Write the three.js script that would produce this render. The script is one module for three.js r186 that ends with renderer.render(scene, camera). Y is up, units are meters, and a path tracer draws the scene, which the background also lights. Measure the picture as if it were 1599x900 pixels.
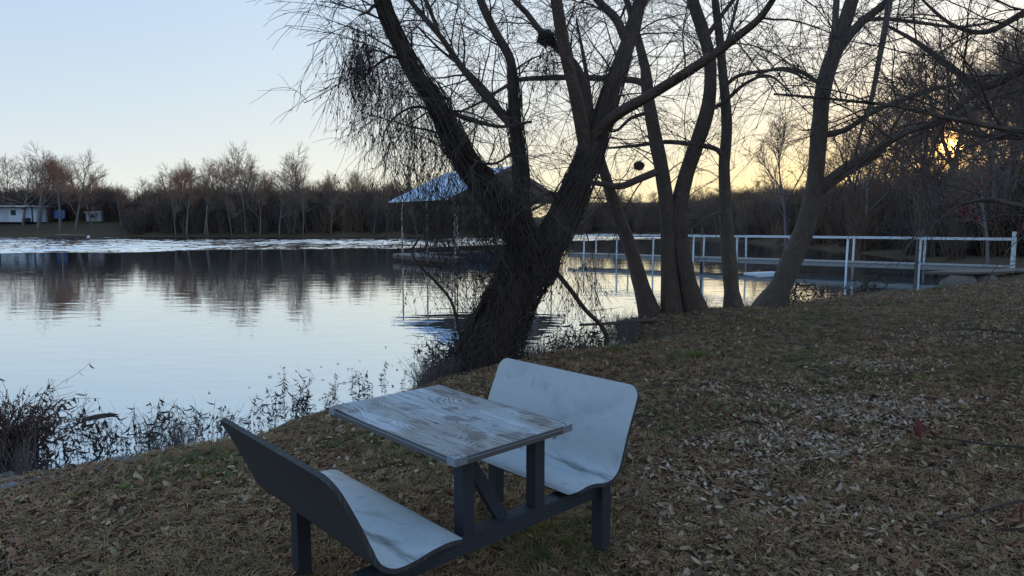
import * as THREE from 'three';
import { mergeGeometries } from 'three/addons/utils/BufferGeometryUtils.js';

// ---------------------------------------------------------------- camera, sky, sun, exposure
const scene = new THREE.Scene();
const F = 1040, CX = 799.5, CY = 450, PITCH = Math.atan(99 / F), EYE = 1.97;
const camera = new THREE.PerspectiveCamera((2 * Math.atan(450 / F) * 180) / Math.PI, 1599 / 900, 0.05, 1500);
camera.position.set(0, EYE, 0);
camera.rotation.x = -PITCH;
const renderer = new THREE.WebGLRenderer({ antialias: true });
renderer.setSize(1599, 900);
renderer.toneMapping = THREE.LinearToneMapping;
renderer.toneMappingExposure = 1.5;
renderer.shadowMap.enabled = true;

const V3 = (x, y, z) => new THREE.Vector3(x, y, z);
// a point of the place, read from the picture: pixel and distance ahead
const cP = Math.cos(PITCH), sP = Math.sin(PITCH);
function rayOf(px, py) { const x = (px - CX) / F, y = -(py - CY) / F; return V3(x, y * cP - sP, -y * sP - cP); }
function P(px, py, d) { const r = rayOf(px, py), t = d / -r.z; return V3(r.x * t, EYE + r.y * t, -d); }
const sunDir = rayOf(1488, 229).normalize();

const SKY_W = 2048, SKY_H = 1024;
{
  const data = new Float32Array(SKY_W * SKY_H * 4);
  const mix = (a, b, t) => a + (b - a) * t;
  for (let j = 0; j < SKY_H; j++) {
    const up = ((j + 0.5) / SKY_H - 0.5) * Math.PI, y = Math.sin(up), e = Math.max(0, (up * 180) / Math.PI);
    for (let i = 0; i < SKY_W; i++) {
      const a = ((i + 0.5) / SKY_W - 0.5) * 2 * Math.PI, x = Math.cos(a) * Math.cos(up), z = Math.sin(a) * Math.cos(up);
      const g = (Math.acos(Math.min(1, Math.max(-1, x * sunDir.x + y * sunDir.y + z * sunDir.z))) * 180) / Math.PI;
      const t = 1 - Math.exp(-e / 15), away = g / 180;
      // clear evening air: pale at the horizon, blue above, whiter and warmer towards the sun
      const veil = Math.exp(-Math.pow(g / 40, 1.5));
      const hz = [mix(0.70, 0.42, away), mix(0.745, 0.45, away), mix(0.64, 0.52, away)];
      const ze = [mix(0.15, 0.17, away), mix(0.335, 0.295, away), mix(0.62, 0.48, away)];
      const warm = Math.exp(-g / 15), low = Math.exp(-e / 9);
      const core = 26 * Math.exp(-Math.pow(g / 0.6, 2)) + 1.5 * Math.exp(-g / 2);
      const o = (j * SKY_W + i) * 4;
      const base = [0, 1, 2].map((c) => mix(hz[c], ze[c], t));
      data[o] = mix(base[0], 0.80, veil * 0.8) + 0.30 * warm * low + 0.16 * low * veil + core;
      data[o + 1] = mix(base[1], 0.83, veil * 0.8) + 0.04 * warm * low - 0.13 * low * veil + core * 0.46;
      data[o + 2] = mix(base[2], 0.84, veil * 0.8) - 0.14 * warm * low - 0.62 * low * veil + core * 0.1;
      for (let c = 0; c < 3; c++) data[o + c] = Math.max(0.02, data[o + c]);
      data[o + 3] = 1;
    }
  }
  const sky = new THREE.DataTexture(data, SKY_W, SKY_H, THREE.RGBAFormat, THREE.FloatType);
  sky.mapping = THREE.EquirectangularReflectionMapping;
  sky.magFilter = THREE.LinearFilter;
  sky.needsUpdate = true;
  scene.background = sky;
  scene.environment = sky;
}
const sun = new THREE.DirectionalLight(new THREE.Color().setRGB(1, 0.52, 0.22), 1.5);
sun.position.copy(sunDir).multiplyScalar(200);
sun.castShadow = true;
Object.assign(sun.shadow.camera, { left: -120, right: 120, top: 60, bottom: -60, near: 1, far: 500 });
scene.add(sun, sun.target);

// ---------------------------------------------------------------- helpers
const rng = (s) => () => { s = (s + 0x6d2b79f5) | 0; let t = Math.imul(s ^ (s >>> 15), 1 | s); t = (t + Math.imul(t ^ (t >>> 7), 61 | t)) ^ t; return ((t ^ (t >>> 14)) >>> 0) / 4294967296; };
const hash = (x, y, s = 0) => { let h = Math.imul(x | 0, 374761393) ^ Math.imul(y | 0, 668265263) ^ Math.imul(s | 0, 1274126177); h = Math.imul(h ^ (h >>> 13), 1274126177); return ((h ^ (h >>> 16)) >>> 0) / 4294967296; };
// value noise; wrap > 0 makes it tile
function noise(x, y, s = 0, wx = 0, wy = wx) {
  const ix = Math.floor(x), iy = Math.floor(y); let fx = x - ix, fy = y - iy;
  fx = fx * fx * (3 - 2 * fx); fy = fy * fy * (3 - 2 * fy);
  const X = (k) => (wx ? ((k % wx) + wx) % wx : k), Y = (k) => (wy ? ((k % wy) + wy) % wy : k);
  const a = hash(X(ix), Y(iy), s), b = hash(X(ix + 1), Y(iy), s), c = hash(X(ix), Y(iy + 1), s), d = hash(X(ix + 1), Y(iy + 1), s);
  return a + (b - a) * fx + (c - a) * fy + (a - b - c + d) * fx * fy;
}
function fbm(x, y, oct = 4, s = 0, wx = 0, wy = wx) { let v = 0, a = 0.5, n = 0; for (let k = 0; k < oct; k++) { v += a * noise(x, y, s + k * 17, wx, wy); n += a; x *= 2; y *= 2; wx *= 2; wy *= 2; a *= 0.5; } return v / n; }
const lerp = (a, b, t) => a + (b - a) * t, clamp = (x, a = 0, b = 1) => Math.min(b, Math.max(a, x));
const smooth = (x, a, b) => { const t = clamp((x - a) / (b - a)); return t * t * (3 - 2 * t); };
const interp = (table, x) => { if (x <= table[0][0]) return table[0][1]; for (let k = 1; k < table.length; k++) if (x <= table[k][0]) return lerp(table[k - 1][1], table[k][1], (x - table[k - 1][0]) / (table[k][0] - table[k - 1][0])); return table[table.length - 1][1]; };

function tex(w, h, fn, srgb = false, repeat = [1, 1]) {
  const d = new Uint8Array(w * h * 4);
  for (let j = 0; j < h; j++) for (let i = 0; i < w; i++) { const c = fn(i / w, j / h, i, j), o = (j * w + i) * 4; for (let k = 0; k < 3; k++) d[o + k] = clamp(typeof c === 'number' ? c : c[k]) * 255; d[o + 3] = 255; }
  const t = new THREE.DataTexture(d, w, h); t.wrapS = t.wrapT = THREE.RepeatWrapping; t.magFilter = THREE.LinearFilter; t.repeat.set(...repeat);
  if (srgb) t.colorSpace = THREE.SRGBColorSpace; t.needsUpdate = true; return t;
}
const rgb = (r, g, b) => new THREE.Color().setRGB(r, g, b);
const std = (o) => new THREE.MeshStandardMaterial({ roughness: 0.85, ...o });

class GB {   // collects triangles of one mesh
  constructor() { this.p = []; this.n = []; this.u = []; this.i = []; }
  tube(pts, rad, sides, o = {}) {
    const { uRep = 1, vScale = 1, ridge = null, flat = 1 } = o, N = pts.length, base = this.p.length / 3;
    let t = new THREE.Vector3(), nx = new THREE.Vector3(), bx = new THREE.Vector3(), len = 0;
    for (let k = 0; k < N; k++) {
      const a = pts[Math.max(0, k - 1)], b = pts[Math.min(N - 1, k + 1)];
      t.subVectors(b, a).normalize();
      if (k === 0) { nx.set(Math.abs(t.y) < 0.9 ? 0 : 1, Math.abs(t.y) < 0.9 ? 1 : 0, 0); }
      nx.addScaledVector(t, -nx.dot(t)).normalize(); bx.crossVectors(t, nx);
      if (k) len += pts[k].distanceTo(pts[k - 1]);
      const S = rad[k] < 1e-5 && k === N - 1 ? 1 : sides;
      for (let s = 0; s <= (S === 1 ? 0 : sides); s++) {
        const th = (s / sides) * Math.PI * 2, c = Math.cos(th), d = Math.sin(th);
        let r = rad[k]; if (ridge) r *= 1 + ridge(s === sides ? 0 : th, len, rad[k]);
        const x = nx.x * c + bx.x * d, y = nx.y * c + bx.y * d, z = nx.z * c + bx.z * d;
        this.p.push(pts[k].x + x * r, pts[k].y + y * r * flat, pts[k].z + z * r); this.n.push(x, y, z); this.u.push((s / sides) * uRep, len * vScale);
      }
      if (k) {
        const A = base + (k - 1) * (sides + 1), B = A + sides + 1;
        for (let s = 0; s < sides; s++) S === 1 ? this.i.push(A + s, A + s + 1, B) : this.i.push(A + s, A + s + 1, B + s, A + s + 1, B + s + 1, B + s);
      }
    }
    return this;
  }
  cone(a, b, r) { return this.tube([a, b], [r, 0], 3); }
  tri(a, b, c) { const o = this.p.length / 3, n = V3().subVectors(b, a).cross(V3().subVectors(c, a)).normalize(); for (const q of [a, b, c]) { this.p.push(q.x, q.y, q.z); this.n.push(n.x, n.y, n.z); this.u.push(q.x, q.z); } this.i.push(o, o + 1, o + 2); return this; }
  quad(a, b, c, d) { return this.tri(a, b, c).tri(a, c, d); }
  // a curled leaf: two rows of faces folded along the midrib
  leaf(at, dir, side, len, w, curl = 0.6) {
    const up = V3().crossVectors(dir, side).normalize(), m = [], l = [], r = [];
    for (let k = 0; k <= 3; k++) { const t = k / 3, wd = w * Math.sin(Math.PI * (0.12 + 0.86 * t)) , c = curl * t * t * len;
      const q = at.clone().addScaledVector(dir, len * t * (1 - 0.25 * curl * t)).addScaledVector(up, c); m.push(q);
      l.push(q.clone().addScaledVector(side, wd).addScaledVector(up, wd * 0.5)); r.push(q.clone().addScaledVector(side, -wd).addScaledVector(up, wd * 0.5)); }
    for (let k = 0; k < 3; k++) this.quad(m[k], l[k], l[k + 1], m[k + 1]).quad(m[k], m[k + 1], r[k + 1], r[k]);
    return this;
  }
  geo() {
    const g = new THREE.BufferGeometry();
    g.setAttribute('position', new THREE.Float32BufferAttribute(this.p, 3)); g.setAttribute('normal', new THREE.Float32BufferAttribute(this.n, 3)); g.setAttribute('uv', new THREE.Float32BufferAttribute(this.u, 2)); g.setIndex(this.i); return g;
  }
}
const taken = new Map();
const numbered = (n) => { const k = taken.get(n) || 0; taken.set(n, k + 1); return k ? n + '_' + String(k).padStart(3, '0') : n; };
function tag(o, label, category, group, kind) { if (label) o.userData.label = label; if (category) o.userData.category = category; if (group) o.userData.group = group; if (kind) o.userData.kind = kind; return o; }
function mesh(name, g, m, parent) {
  const o = new THREE.Mesh(g, m); o.castShadow = o.receiveShadow = true;
  o.name = parent ? name : numbered(name); (parent || scene).add(o); return o;
}
function thing(name, label, category, at = [0, 0, 0], turn = 0, group) { const o = new THREE.Group(); o.name = numbered(name); o.position.set(...at); o.rotation.y = turn; scene.add(o); return tag(o, label, category, group); }
function copy(src, at, turn, scale, label, group) { const o = src.clone(); o.userData = { ...src.userData }; o.name = numbered(src.name.replace(/_\d{3}$/, '')); o.position.set(...at); o.rotation.y = turn; o.scale.copy(scale); scene.add(o); return tag(o, label, null, group); }
function copies(name, g, m, list, parent) {   // list of [matrix, colour]
  const o = new THREE.InstancedMesh(g, m, list.length); list.forEach(([mx, c], k) => { o.setMatrixAt(k, mx); if (c) o.setColorAt(k, c); });
  o.castShadow = o.receiveShadow = true; o.name = parent ? name : numbered(name); o.userData.kind = 'stuff'; (parent || scene).add(o); return o;
}
const box = (w, h, d, x = 0, y = 0, z = 0) => new THREE.BoxGeometry(w, h, d).translate(x, y, z);
const randDir = (R) => { const z = R() * 2 - 1, a = R() * 6.2832, s = Math.sqrt(1 - z * z); return V3(s * Math.cos(a), z, s * Math.sin(a)); };

// ---------------------------------------------------------------- materials
const barkBump = tex(256, 512, (u, v) => { const w = fbm(u * 4, v * 4, 3, 5, 4) * 0.22; const r = Math.abs(noise((u + w) * 14, v * 5, 9, 14, 5) - 0.5) * 2, f = Math.abs(noise((u + w) * 28, v * 16, 3, 28, 16) - 0.5) * 2; return clamp(0.65 * Math.pow(r, 0.7) + 0.35 * f); });
const barkColor = tex(256, 512, (u, v) => { const w = fbm(u * 4, v * 4, 3, 5, 4) * 0.22; const r = Math.abs(noise((u + w) * 14, v * 5, 9, 14, 5) - 0.5) * 2, k = 0.62 + 0.25 * fbm(u * 16, v * 32, 3, 7, 16, 32) + 0.2 * r; return [k, k * 0.97, k * 0.94]; });
const bark = (r, g, b, bump = 0.03) => std({ color: rgb(r, g, b), map: barkColor, bumpMap: barkBump, bumpScale: bump, roughness: 0.95 });
const M = {
  bark: bark(0.14, 0.098, 0.075), barkGrey: bark(0.165, 0.128, 0.1), barkPale: bark(0.3, 0.26, 0.22, 0.02),
  twig: std({ color: rgb(0.085, 0.06, 0.05) }), twigRed: std({ color: rgb(0.16, 0.085, 0.055) }), twigGrey: std({ color: rgb(0.15, 0.125, 0.11) }),
  vine: std({ color: rgb(0.075, 0.055, 0.045) }), deadLeaf: std({ color: rgb(0.055, 0.038, 0.03), side: THREE.DoubleSide }),
  farTrunk: std({ color: rgb(0.15, 0.13, 0.125) }), farPale: std({ color: rgb(0.165, 0.138, 0.12) }), farTwig: std({ color: rgb(0.19, 0.125, 0.09) }), farRust: std({ color: rgb(0.27, 0.135, 0.075) }), farBrown: std({ color: rgb(0.22, 0.148, 0.1) }),
  white: std({ color: rgb(0.72, 0.74, 0.76), roughness: 0.55 }), steel: std({ color: rgb(0.035, 0.042, 0.052), roughness: 0.5 }),
  redLeaf: std({ color: rgb(0.15, 0.034, 0.03), side: THREE.DoubleSide, roughness: 0.7 }),
};

// ---------------------------------------------------------------- terrain, water
const LAKE = [[-220, -70], [-40, -20], [-14, -1], [-8, 2.6], [-5.2, 4.35], [-4.02, 5.0], [-3.43, 5.4], [-2.38, 5.9], [-1.87, 6.9], [-0.81, 8.4], [0.3, 9.5], [1.2, 9.75], [1.75, 10.3], [1.9, 11.5], [1.95, 13.3], [3.3, 14.5], [6.7, 15.9], [9.5, 17.7], [12, 19.3], [14.5, 21], [16.5, 22.8], [18.8, 25], [20, 28], [21.5, 32], [24, 42], [26, 60], [27, 85], [26, 115], [20, 140], [10, 138], [2, 120], [-8, 106], [-17, 101], [-45, 103], [-80, 103], [-220, 108]];
function shore(x, d) {   // metres inland, negative in the lake
  let best = 1e9, inside = false;
  for (let i = 0, j = LAKE.length - 1; i < LAKE.length; j = i++) {
    const [ax, ad] = LAKE[j], [bx, bd] = LAKE[i], ex = bx - ax, ed = bd - ad, t = clamp(((x - ax) * ex + (d - ad) * ed) / (ex * ex + ed * ed)), qx = ax + ex * t - x, qd = ad + ed * t - d, q = qx * qx + qd * qd;
    if (q < best) best = q;
    if (ad > d !== bd > d && x < ((bx - ax) * (d - ad)) / (bd - ad) + ax) inside = !inside;
  }
  return inside ? -Math.sqrt(best) : Math.sqrt(best);
}
function groundH(x, d) {
  let s = shore(x, d);
  s += (noise(x * 0.9, d * 0.9, 3) - 0.5) * 0.5 * smooth(Math.abs(s), 3, 0) * (d < 40 ? 1 : 3);
  if (s < 0) return Math.max(-1.5, s * 0.28 - 0.015);
  const far = smooth(d, 38, 70);
  let h = lerp(0.345 * (1 - Math.exp(-s / 0.85)) + 0.008 * Math.min(s, 60), 0.5 * (1 - Math.exp(-s / 1.2)) + 0.13 * Math.min(s, 26), far);
  h += 0.09 * Math.max(0, Math.min(s, 70) - 12) * smooth(x, 12, 26);
  h += 0.3 * Math.exp(-((x - 18.5) ** 2) / 5 - ((d - 22.4) ** 2) / 2.2);
  const rough = smooth(s, 0, 0.8);
  h += rough * ((fbm(x * 0.35, d * 0.35, 3, 11) - 0.5) * 0.16 * smooth(Math.hypot(x + 0.2, d - 3), 1.2, 4) + (fbm(x * 3.1, d * 3.1, 3, 21) - 0.5) * 0.035);
  return h;
}
const axis = (a, b, step, lo, hi, grow) => { const v = []; for (let x = a; x <= b + 1e-6; x += step) v.push(x); for (let x = b, s = step; x < hi;) { s *= grow; x += s; v.push(x); } for (let x = a, s = step; x > lo;) { s *= grow; x -= s; v.unshift(x); } return v; };
const groundColor = tex(1024, 1024, (u, v) => {
  const a = fbm(u * 24, v * 24, 5, 31, 24), b = noise(u * 150, v * 150, 4, 150), c = noise(u * 70, v * 110, 8, 70, 110), g = fbm(u * 7, v * 7, 3, 77, 7);
  let k = 0.5 + 0.7 * (a - 0.5) + 0.35 * (b - 0.5) + 0.4 * (c - 0.5), col = [0.47 * k + 0.1, 0.405 * k + 0.085, 0.345 * k + 0.07];
  const green = smooth(g, 0.55, 0.72) * 0.5; col = [col[0] * (1 - 0.2 * green), col[1] * (1 + 0.05 * green), col[2] * (1 - 0.3 * green)];
  if (noise(u * 190, v * 190, 14, 190) > 0.83) col = col.map((q) => q * 1.35);
  return col;
}, true, [0.4, 0.4]);
const groundBump = tex(1024, 1024, (u, v) => 0.5 * fbm(u * 40, v * 40, 4, 41, 40) + 0.5 * noise(u * 160, v * 160, 4, 160), false, [0.4, 0.4]);
{
  const xs = axis(-7, 12, 0.11, -320, 320, 1.09), ds = axis(-2, 20, 0.11, -120, 420, 1.09), g = new GB(), W = xs.length, col = [];
  for (const d of ds) for (const x of xs) {
    g.p.push(x, groundH(x, d), -d); g.n.push(0, 1, 0); g.u.push(x, d);
    const a = fbm(x * 0.5, d * 0.5, 3, 51), b = fbm(x * 1.7 + 9, d * 1.7, 3, 61), k = 0.8 + 0.5 * (b - 0.5) + 0.5 * (a - 0.5), gr = smooth(a, 0.5, 0.68);
    col.push(k * lerp(1.03, 0.95, gr), k * lerp(0.94, 0.95, gr), k * lerp(0.88, 0.74, gr));
  }
  for (let j = 0; j + 1 < ds.length; j++) for (let i = 0; i + 1 < W; i++) { const a = j * W + i; g.i.push(a, a + 1, a + W, a + 1, a + W + 1, a + W); }
  const q = g.geo(); q.setAttribute('color', new THREE.Float32BufferAttribute(col, 3)); q.computeVertexNormals();
  tag(mesh('ground', q, std({ color: rgb(1.0, 0.78, 0.58), map: groundColor, bumpMap: groundBump, bumpScale: 0.035, vertexColors: true, roughness: 1 })), 'leaf-strewn dry grass bank around the lake', 'ground', null, 'structure');
}
const waveSum = (u, v, list) => { let h = 0, n = 0; for (const [kx, ky, ph, a] of list) { h += a * Math.sin(2 * Math.PI * (kx * u + ky * v) + ph); n += a; } return 0.5 + 0.5 * (h / n); };
const waveList = (R, n, lo, hi, spread) => Array.from({ length: n }, () => { const k = lerp(lo, hi, R() ** 1.3), a = Math.PI / 2 + (R() - 0.5) * spread; return [Math.round(k * Math.cos(a)), Math.round(k * Math.sin(a)), R() * 6.28, 1 / k]; });
const calmBump = (() => { const L = waveList(rng(5), 26, 3, 26, 1.1); return tex(512, 512, (u, v) => 0.6 * waveSum(u + 0.02 * Math.sin(6.28 * v * 2), v + 0.02 * Math.sin(6.28 * u), L) + 0.4 * fbm(u * 6, v * 22, 4, 90, 6, 22), false, [0.16, 0.16]); })();
const roughBump = (() => { const L = waveList(rng(8), 34, 14, 110, 1.5); return tex(1024, 1024, (u, v) => 0.5 + (0.65 + 0.75 * smooth(fbm(u * 5, v * 9, 4, 97, 5, 9), 0.3, 0.72)) * (0.9 * (waveSum(u, v, L) - 0.5) + 0.12 * (fbm(u * 70, v * 110, 3, 95, 70, 110) - 0.5)), false, [1 / 36, 1 / 36]); })();
const waterEdge = (x) => interp([[-220, 32], [-36, 46.5], [-22, 51], [-10, 56], [2, 68], [8, 82], [30, 100], [220, 110]], x) + (fbm(x * 0.22, 1, 3, 71) - 0.5) * 7 + (noise(x * 1.6, 4, 72) - 0.5) * 1.6;
{
  const calm = new GB(), ruf = new GB(), X = []; for (let x = -220; x <= 220; x += Math.abs(x + 25) < 80 ? 0.9 : 6) X.push(x);
  const DS = [0]; for (let q = 0.33; q < 82; q += 0.33) DS.push(q); DS.push(220);
  const ripple = (x, d) => { const a = 0.5 + 0.9 * smooth(fbm(x * 0.05, d * 0.11, 3, 78), 0.32, 0.66), w = 1.6 * fbm(x * 0.16, d * 0.2, 3, 79); return a * (0.034 * Math.sin(d * 4.3 + x * 0.22 + 6 * w) + 0.022 * Math.sin(d * 7.1 - x * 0.5 + 9 * w + 1)); };
  for (const x of X) { const e = waterEdge(x); for (const d of [-75, e]) { calm.p.push(x, 0, -d); calm.n.push(0, 1, 0); calm.u.push(x, d); }
    for (const q of DS) { const d = e + q; ruf.p.push(x, ripple(x, d) * smooth(q, 0, 3) * (q > 90 ? 0 : 1), -d); ruf.n.push(0, 1, 0); ruf.u.push(x, d); } }
  for (const [g, m] of [[calm, 2], [ruf, DS.length]]) for (let k = 0; k + 1 < X.length; k++) for (let j = 0; j + 1 < m; j++) { const a = k * m + j, b = a + m; g.i.push(a, b, a + 1, b, b + 1, a + 1); }
  const mk = (bump, scale, rough, metalness, k) => new THREE.MeshPhysicalMaterial({ color: rgb(...k), metalness, roughness: rough, ior: 1.4, bumpMap: bump, bumpScale: scale });
  tag(mesh('lake_water', calm.geo(), mk(calmBump, 0.006, 0.015, 0.94, [0.585, 0.665, 0.70])), 'calm lake water mirroring trees and evening sky', 'water', null, 'structure');
  const rg = ruf.geo(); rg.computeVertexNormals();
  tag(mesh('ruffled_lake_water', rg, mk(roughBump, 0.16, 0.05, 1, [0.88, 0.92, 0.95])), 'band of wind-ruffled bright water along the far shore', 'water', null, 'structure');
}

// ---------------------------------------------------------------- trees: growth
// one wandering branch; returns its points and radii
function wander(R, at, dir, len, r0, r1, n, wob, rise) {
  const pts = [at.clone()], rad = [r0], d = dir.clone().normalize(), q = at.clone();
  for (let k = 1; k <= n; k++) { d.addScaledVector(randDir(R), wob); d.y += rise / n; d.normalize(); q.addScaledVector(d, len / n); pts.push(q.clone()); rad.push(lerp(r0, r1, k / n)); }
  return { pts, rad, end: d };
}
const along = (b, t) => { const f = t * (b.pts.length - 1), k = Math.min(b.pts.length - 2, Math.floor(f)); return { at: b.pts[k].clone().lerp(b.pts[k + 1], f - k), dir: V3().subVectors(b.pts[k + 1], b.pts[k]).normalize(), r: lerp(b.rad[k], b.rad[k + 1], f - k) }; };
const spread = (R, dir, ang) => { const s = randDir(R); s.addScaledVector(dir, -s.dot(dir)).normalize(); return dir.clone().multiplyScalar(Math.cos(ang)).addScaledVector(s, Math.sin(ang)).normalize(); };

// bare background tree, 10 m tall, foot at the origin
function bareTree(seed, o = {}) {
  const { limbs = 9, fork = 0.3, lean = 0.06, wide = 1, twig = 0.02, droop = 0.25, fine = 1.0, r = 0.15 } = o, R = rng(seed), tr = new GB(), tw = new GB();
  const T = wander(R, V3(0, -0.3, 0), V3((R() - 0.5) * lean * 4, 1, (R() - 0.5) * lean * 4), 8.2, r, r * 0.2, 9, 0.09, 0.15);
  tr.tube(T.pts, T.rad, 6);
  for (let i = 0; i < limbs; i++) {
    const p = along(T, lerp(fork, 0.97, (i + R()) / limbs)), L = wander(R, p.at, spread(R, p.dir, lerp(0.9, 0.35, i / limbs) * (0.75 + 0.5 * R())), lerp(3.9, 1.8, i / limbs) * wide * (0.8 + 0.4 * R()), p.r * 0.62, p.r * 0.16, 5, 0.2, droop + 0.25);
    tr.tube(L.pts, L.rad, 4);
    for (let j = 0; j < 7; j++) {
      const q = along(L, lerp(0.2, 1, (j + R()) / 7.01)), B = wander(R, q.at, spread(R, q.dir, 0.4 + 0.6 * R()), (1.7 - 0.7 * (j / 7)) * (0.7 + 0.6 * R()), Math.max(twig * 1.3, q.r * 0.55), twig * 0.6, 3, 0.24, droop);
      tw.tube(B.pts, B.rad, 3);
      for (let k = 0; k < 6 * fine; k++) {
        const s = along(B, lerp(0.15, 1, (k + R()) / (6 * fine + 0.01))), C = wander(R, s.at, spread(R, s.dir, 0.3 + 0.6 * R()), 0.5 + 0.6 * R(), twig * 0.7, twig * 0.3, 2, 0.25, droop * 0.6);
        tw.tube(C.pts, C.rad, 3);
        for (let m = 0; m < 4; m++) { const e = along(C, 0.2 + 0.79 * R()), dd = spread(R, e.dir, 0.3 + 0.7 * R()); tw.cone(e.at, e.at.clone().addScaledVector(dd, 0.22 + 0.4 * R()), twig * 0.45); }
      }
    }
  }
  return [tr.geo(), tw.geo()];
}
const KINDS = [bareTree(11), bareTree(12, { wide: 1.25, limbs: 10, r: 0.2 }), bareTree(13, { fork: 0.45, wide: 0.8 }), bareTree(14, { lean: 0.2, limbs: 8 }), bareTree(15, { fork: 0.2, wide: 1.15, droop: 0.1, r: 0.19 }), bareTree(16, { fork: 0.5, limbs: 8, wide: 0.9, r: 0.14 })];
const tone = { grey: [M.farTrunk, M.farTwig], pale: [M.farPale, M.farBrown], rust: [M.farTrunk, M.farRust], brown: [M.farTrunk, M.farBrown] };
function farTree(x, d, height, kind, look, turn, label, group, wide = 1) {
  const t = thing('bare_tree', label, 'tree', [x, groundH(x, d), -d], turn, group), s = height / 9.6; t.scale.set(s * wide, s, s * wide);
  mesh('trunk', KINDS[kind][0], tone[look][0], t); tag(mesh('crown', KINDS[kind][1], tone[look][1], t), null, null, null, 'stuff'); return t;
}
const zoneLabel = (look, row, px) => ({ pale: 'pale-trunked', grey: 'grey-twigged', rust: 'rust-brown', brown: 'dull brown' })[look] + ' bare tree, ' + ['front', 'middle', 'back'][row] + ' row of far wood, ' + (px < 205 ? 'around the white cabin' : px < 385 ? 'between skyline gap and tallest tree' : px < 520 ? 'right of the tall slender tree' : 'nearest the boathouse');
const tall = (px, py, d) => EYE + ((351 - py) * d) / F - groundH(((px - CX) / F) * d, d);
{
  const R = rng(77);
  const crest = [[-120, 246], [0, 250], [30, 246], [62, 240], [100, 243], [130, 252], [175, 264], [205, 285], [218, 305], [240, 262], [262, 252], [310, 254], [350, 246], [385, 243], [420, 272], [450, 262], [480, 248], [512, 268], [560, 266], [620, 272], [700, 280], [760, 284], [900, 292], [960, 291], [1060, 292], [1130, 290], [1180, 284], [1230, 290], [1290, 290]];
  // told apart by eye
  const named = [[385, 240, 106, 5, 'pale', 'tall slender pale-trunked tree rising above the far wood, below no other crown'], [62, 238, 110, 1, 'brown', 'broad rounded bare crown behind the white cabin on the far shore'], [120, 243, 109, 4, 'rust', 'rust-tinged spreading tree right of the blue tarpaulin'], [480, 246, 107, 1, 'brown', 'twin-lobed brown crown on the far shore, nearest the tall pale trunk on its right'], [437, 300, 103.5, 2, 'pale', 'straight pale bare trunk at the waterline with a snapped short crown'], [293, 262, 105, 0, 'rust', 'russet bare tree at the left end of the main far wood']];
  for (const [px, py, d, k, look, label] of named) farTree(((px - CX) / F) * d, d, tall(px, py, d), k, look, R() * 6, label);
  for (let row = 0; row < 3; row++) for (let i = 0; i < 23; i++) {
    const px = -50 + 37 * i + (R() - 0.5) * 26 + row * 12, d = [105.5, 112, 120][row] + R() * 4; if (px > 770) continue;
    if (row === 0 && px < 220 && R() < 0.75) continue;
    if (px > 203 && px < 226) continue;
    const py = interp(crest, px) + [14, 4, 2][row] + R() * 14, look = px > 90 && px < 360 ? ['rust', 'rust', 'brown'][row] : ['grey', 'brown', 'rust'][(i + row) % 3];
    farTree(((px - CX) / F) * d, d, tall(px, py, d), (i * 5 + row * 3) % 6, row === 0 && i % 5 === 0 ? 'pale' : look, R() * 6, zoneLabel(row === 0 && i % 5 === 0 ? 'pale' : look, row, px), 'far shore wood left of the boathouse', 0.9 + 0.5 * R());
  }
  for (let i = 0; i < 10; i++) {   // leaning and slender pale trunks at the water's edge
    const px = 262 + i * 45 + (R() - 0.5) * 42, d = 103.6 + R() * 1.5, t = farTree(((px - CX) / F) * d, d, 5.5 + 3 * R(), [3, 5, 2][i % 3], 'pale', R() * 6, 'slim pale trunk at the edge of the far wood', 'slim pale trunks along the far waterline', 0.8);
    t.rotation.z = (R() - 0.5) * 0.5;
  }
  for (let row = 0; row < 2; row++) for (let i = 0; i < 15; i++) {   // low wood behind the boathouse and the walkway
    const px = 790 + i * 36 + (R() - 0.5) * 24, d = interp([[780, 124], [880, 141], [960, 143], [1060, 124], [1112, 100], [1290, 74]], px) + row * 12 + R() * 5;
    farTree(((px - CX) / F) * d, d, tall(px, interp(crest, px) + R() * 14, d), (i * 7 + row * 2) % 6, ['grey', 'rust', 'brown'][i % 3], R() * 6, (row ? 'rear' : 'front') + ' low bare tree of the distant wood seen ' + (px < 950 ? 'past the boathouse gable' : px < 1130 ? 'through the three-stemmed tree' : 'left of the leaning trunk'), 'distant low wood behind the walkway', 1.2 + 0.4 * R());
  }
  farTree(((1228 - CX) / F) * 62, 62, tall(1228, 196, 62), 0, 'grey', 1, 'slender open-crowned tree against the yellow sky between the two leaning trunks');
  // tall wood on the right, the low sun behind it
  for (let i = 0; i < 33; i++) {
    const row = i % 3, px = 1318 + Math.floor(i / 3) * 40 + (R() - 0.5) * 30, d = [34, 44, 56][row] + (px < 1420 ? 14 : 0) + R() * 5;
    const x = ((px - CX) / F) * d; if (shore(x, d) < 1) continue;
    farTree(x, d, tall(px, interp([[1300, 215], [1350, 175], [1420, 135], [1500, 85], [1600, 45], [1800, 20]], px) + R() * 60, d), i % 6, ['grey', 'grey', 'brown', 'rust'][(i * 3) % 4], R() * 6, ['nearest', 'middle-row', 'rearmost'][row] + ' bare tree of the dark right-bank wood, ' + (px < 1400 ? 'left of the sun glow' : px < 1530 ? 'around the sun glow' : 'right of the sun glow'), 'tall wood on the right bank', 0.95 + 0.3 * R());
  }
  farTree(((1546 - CX) / F) * 27.5, 27.5, tall(1546, 235, 27.5), 2, 'grey', 2.2, 'pale forked young tree just behind the shore end of the walkway');
}
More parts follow.
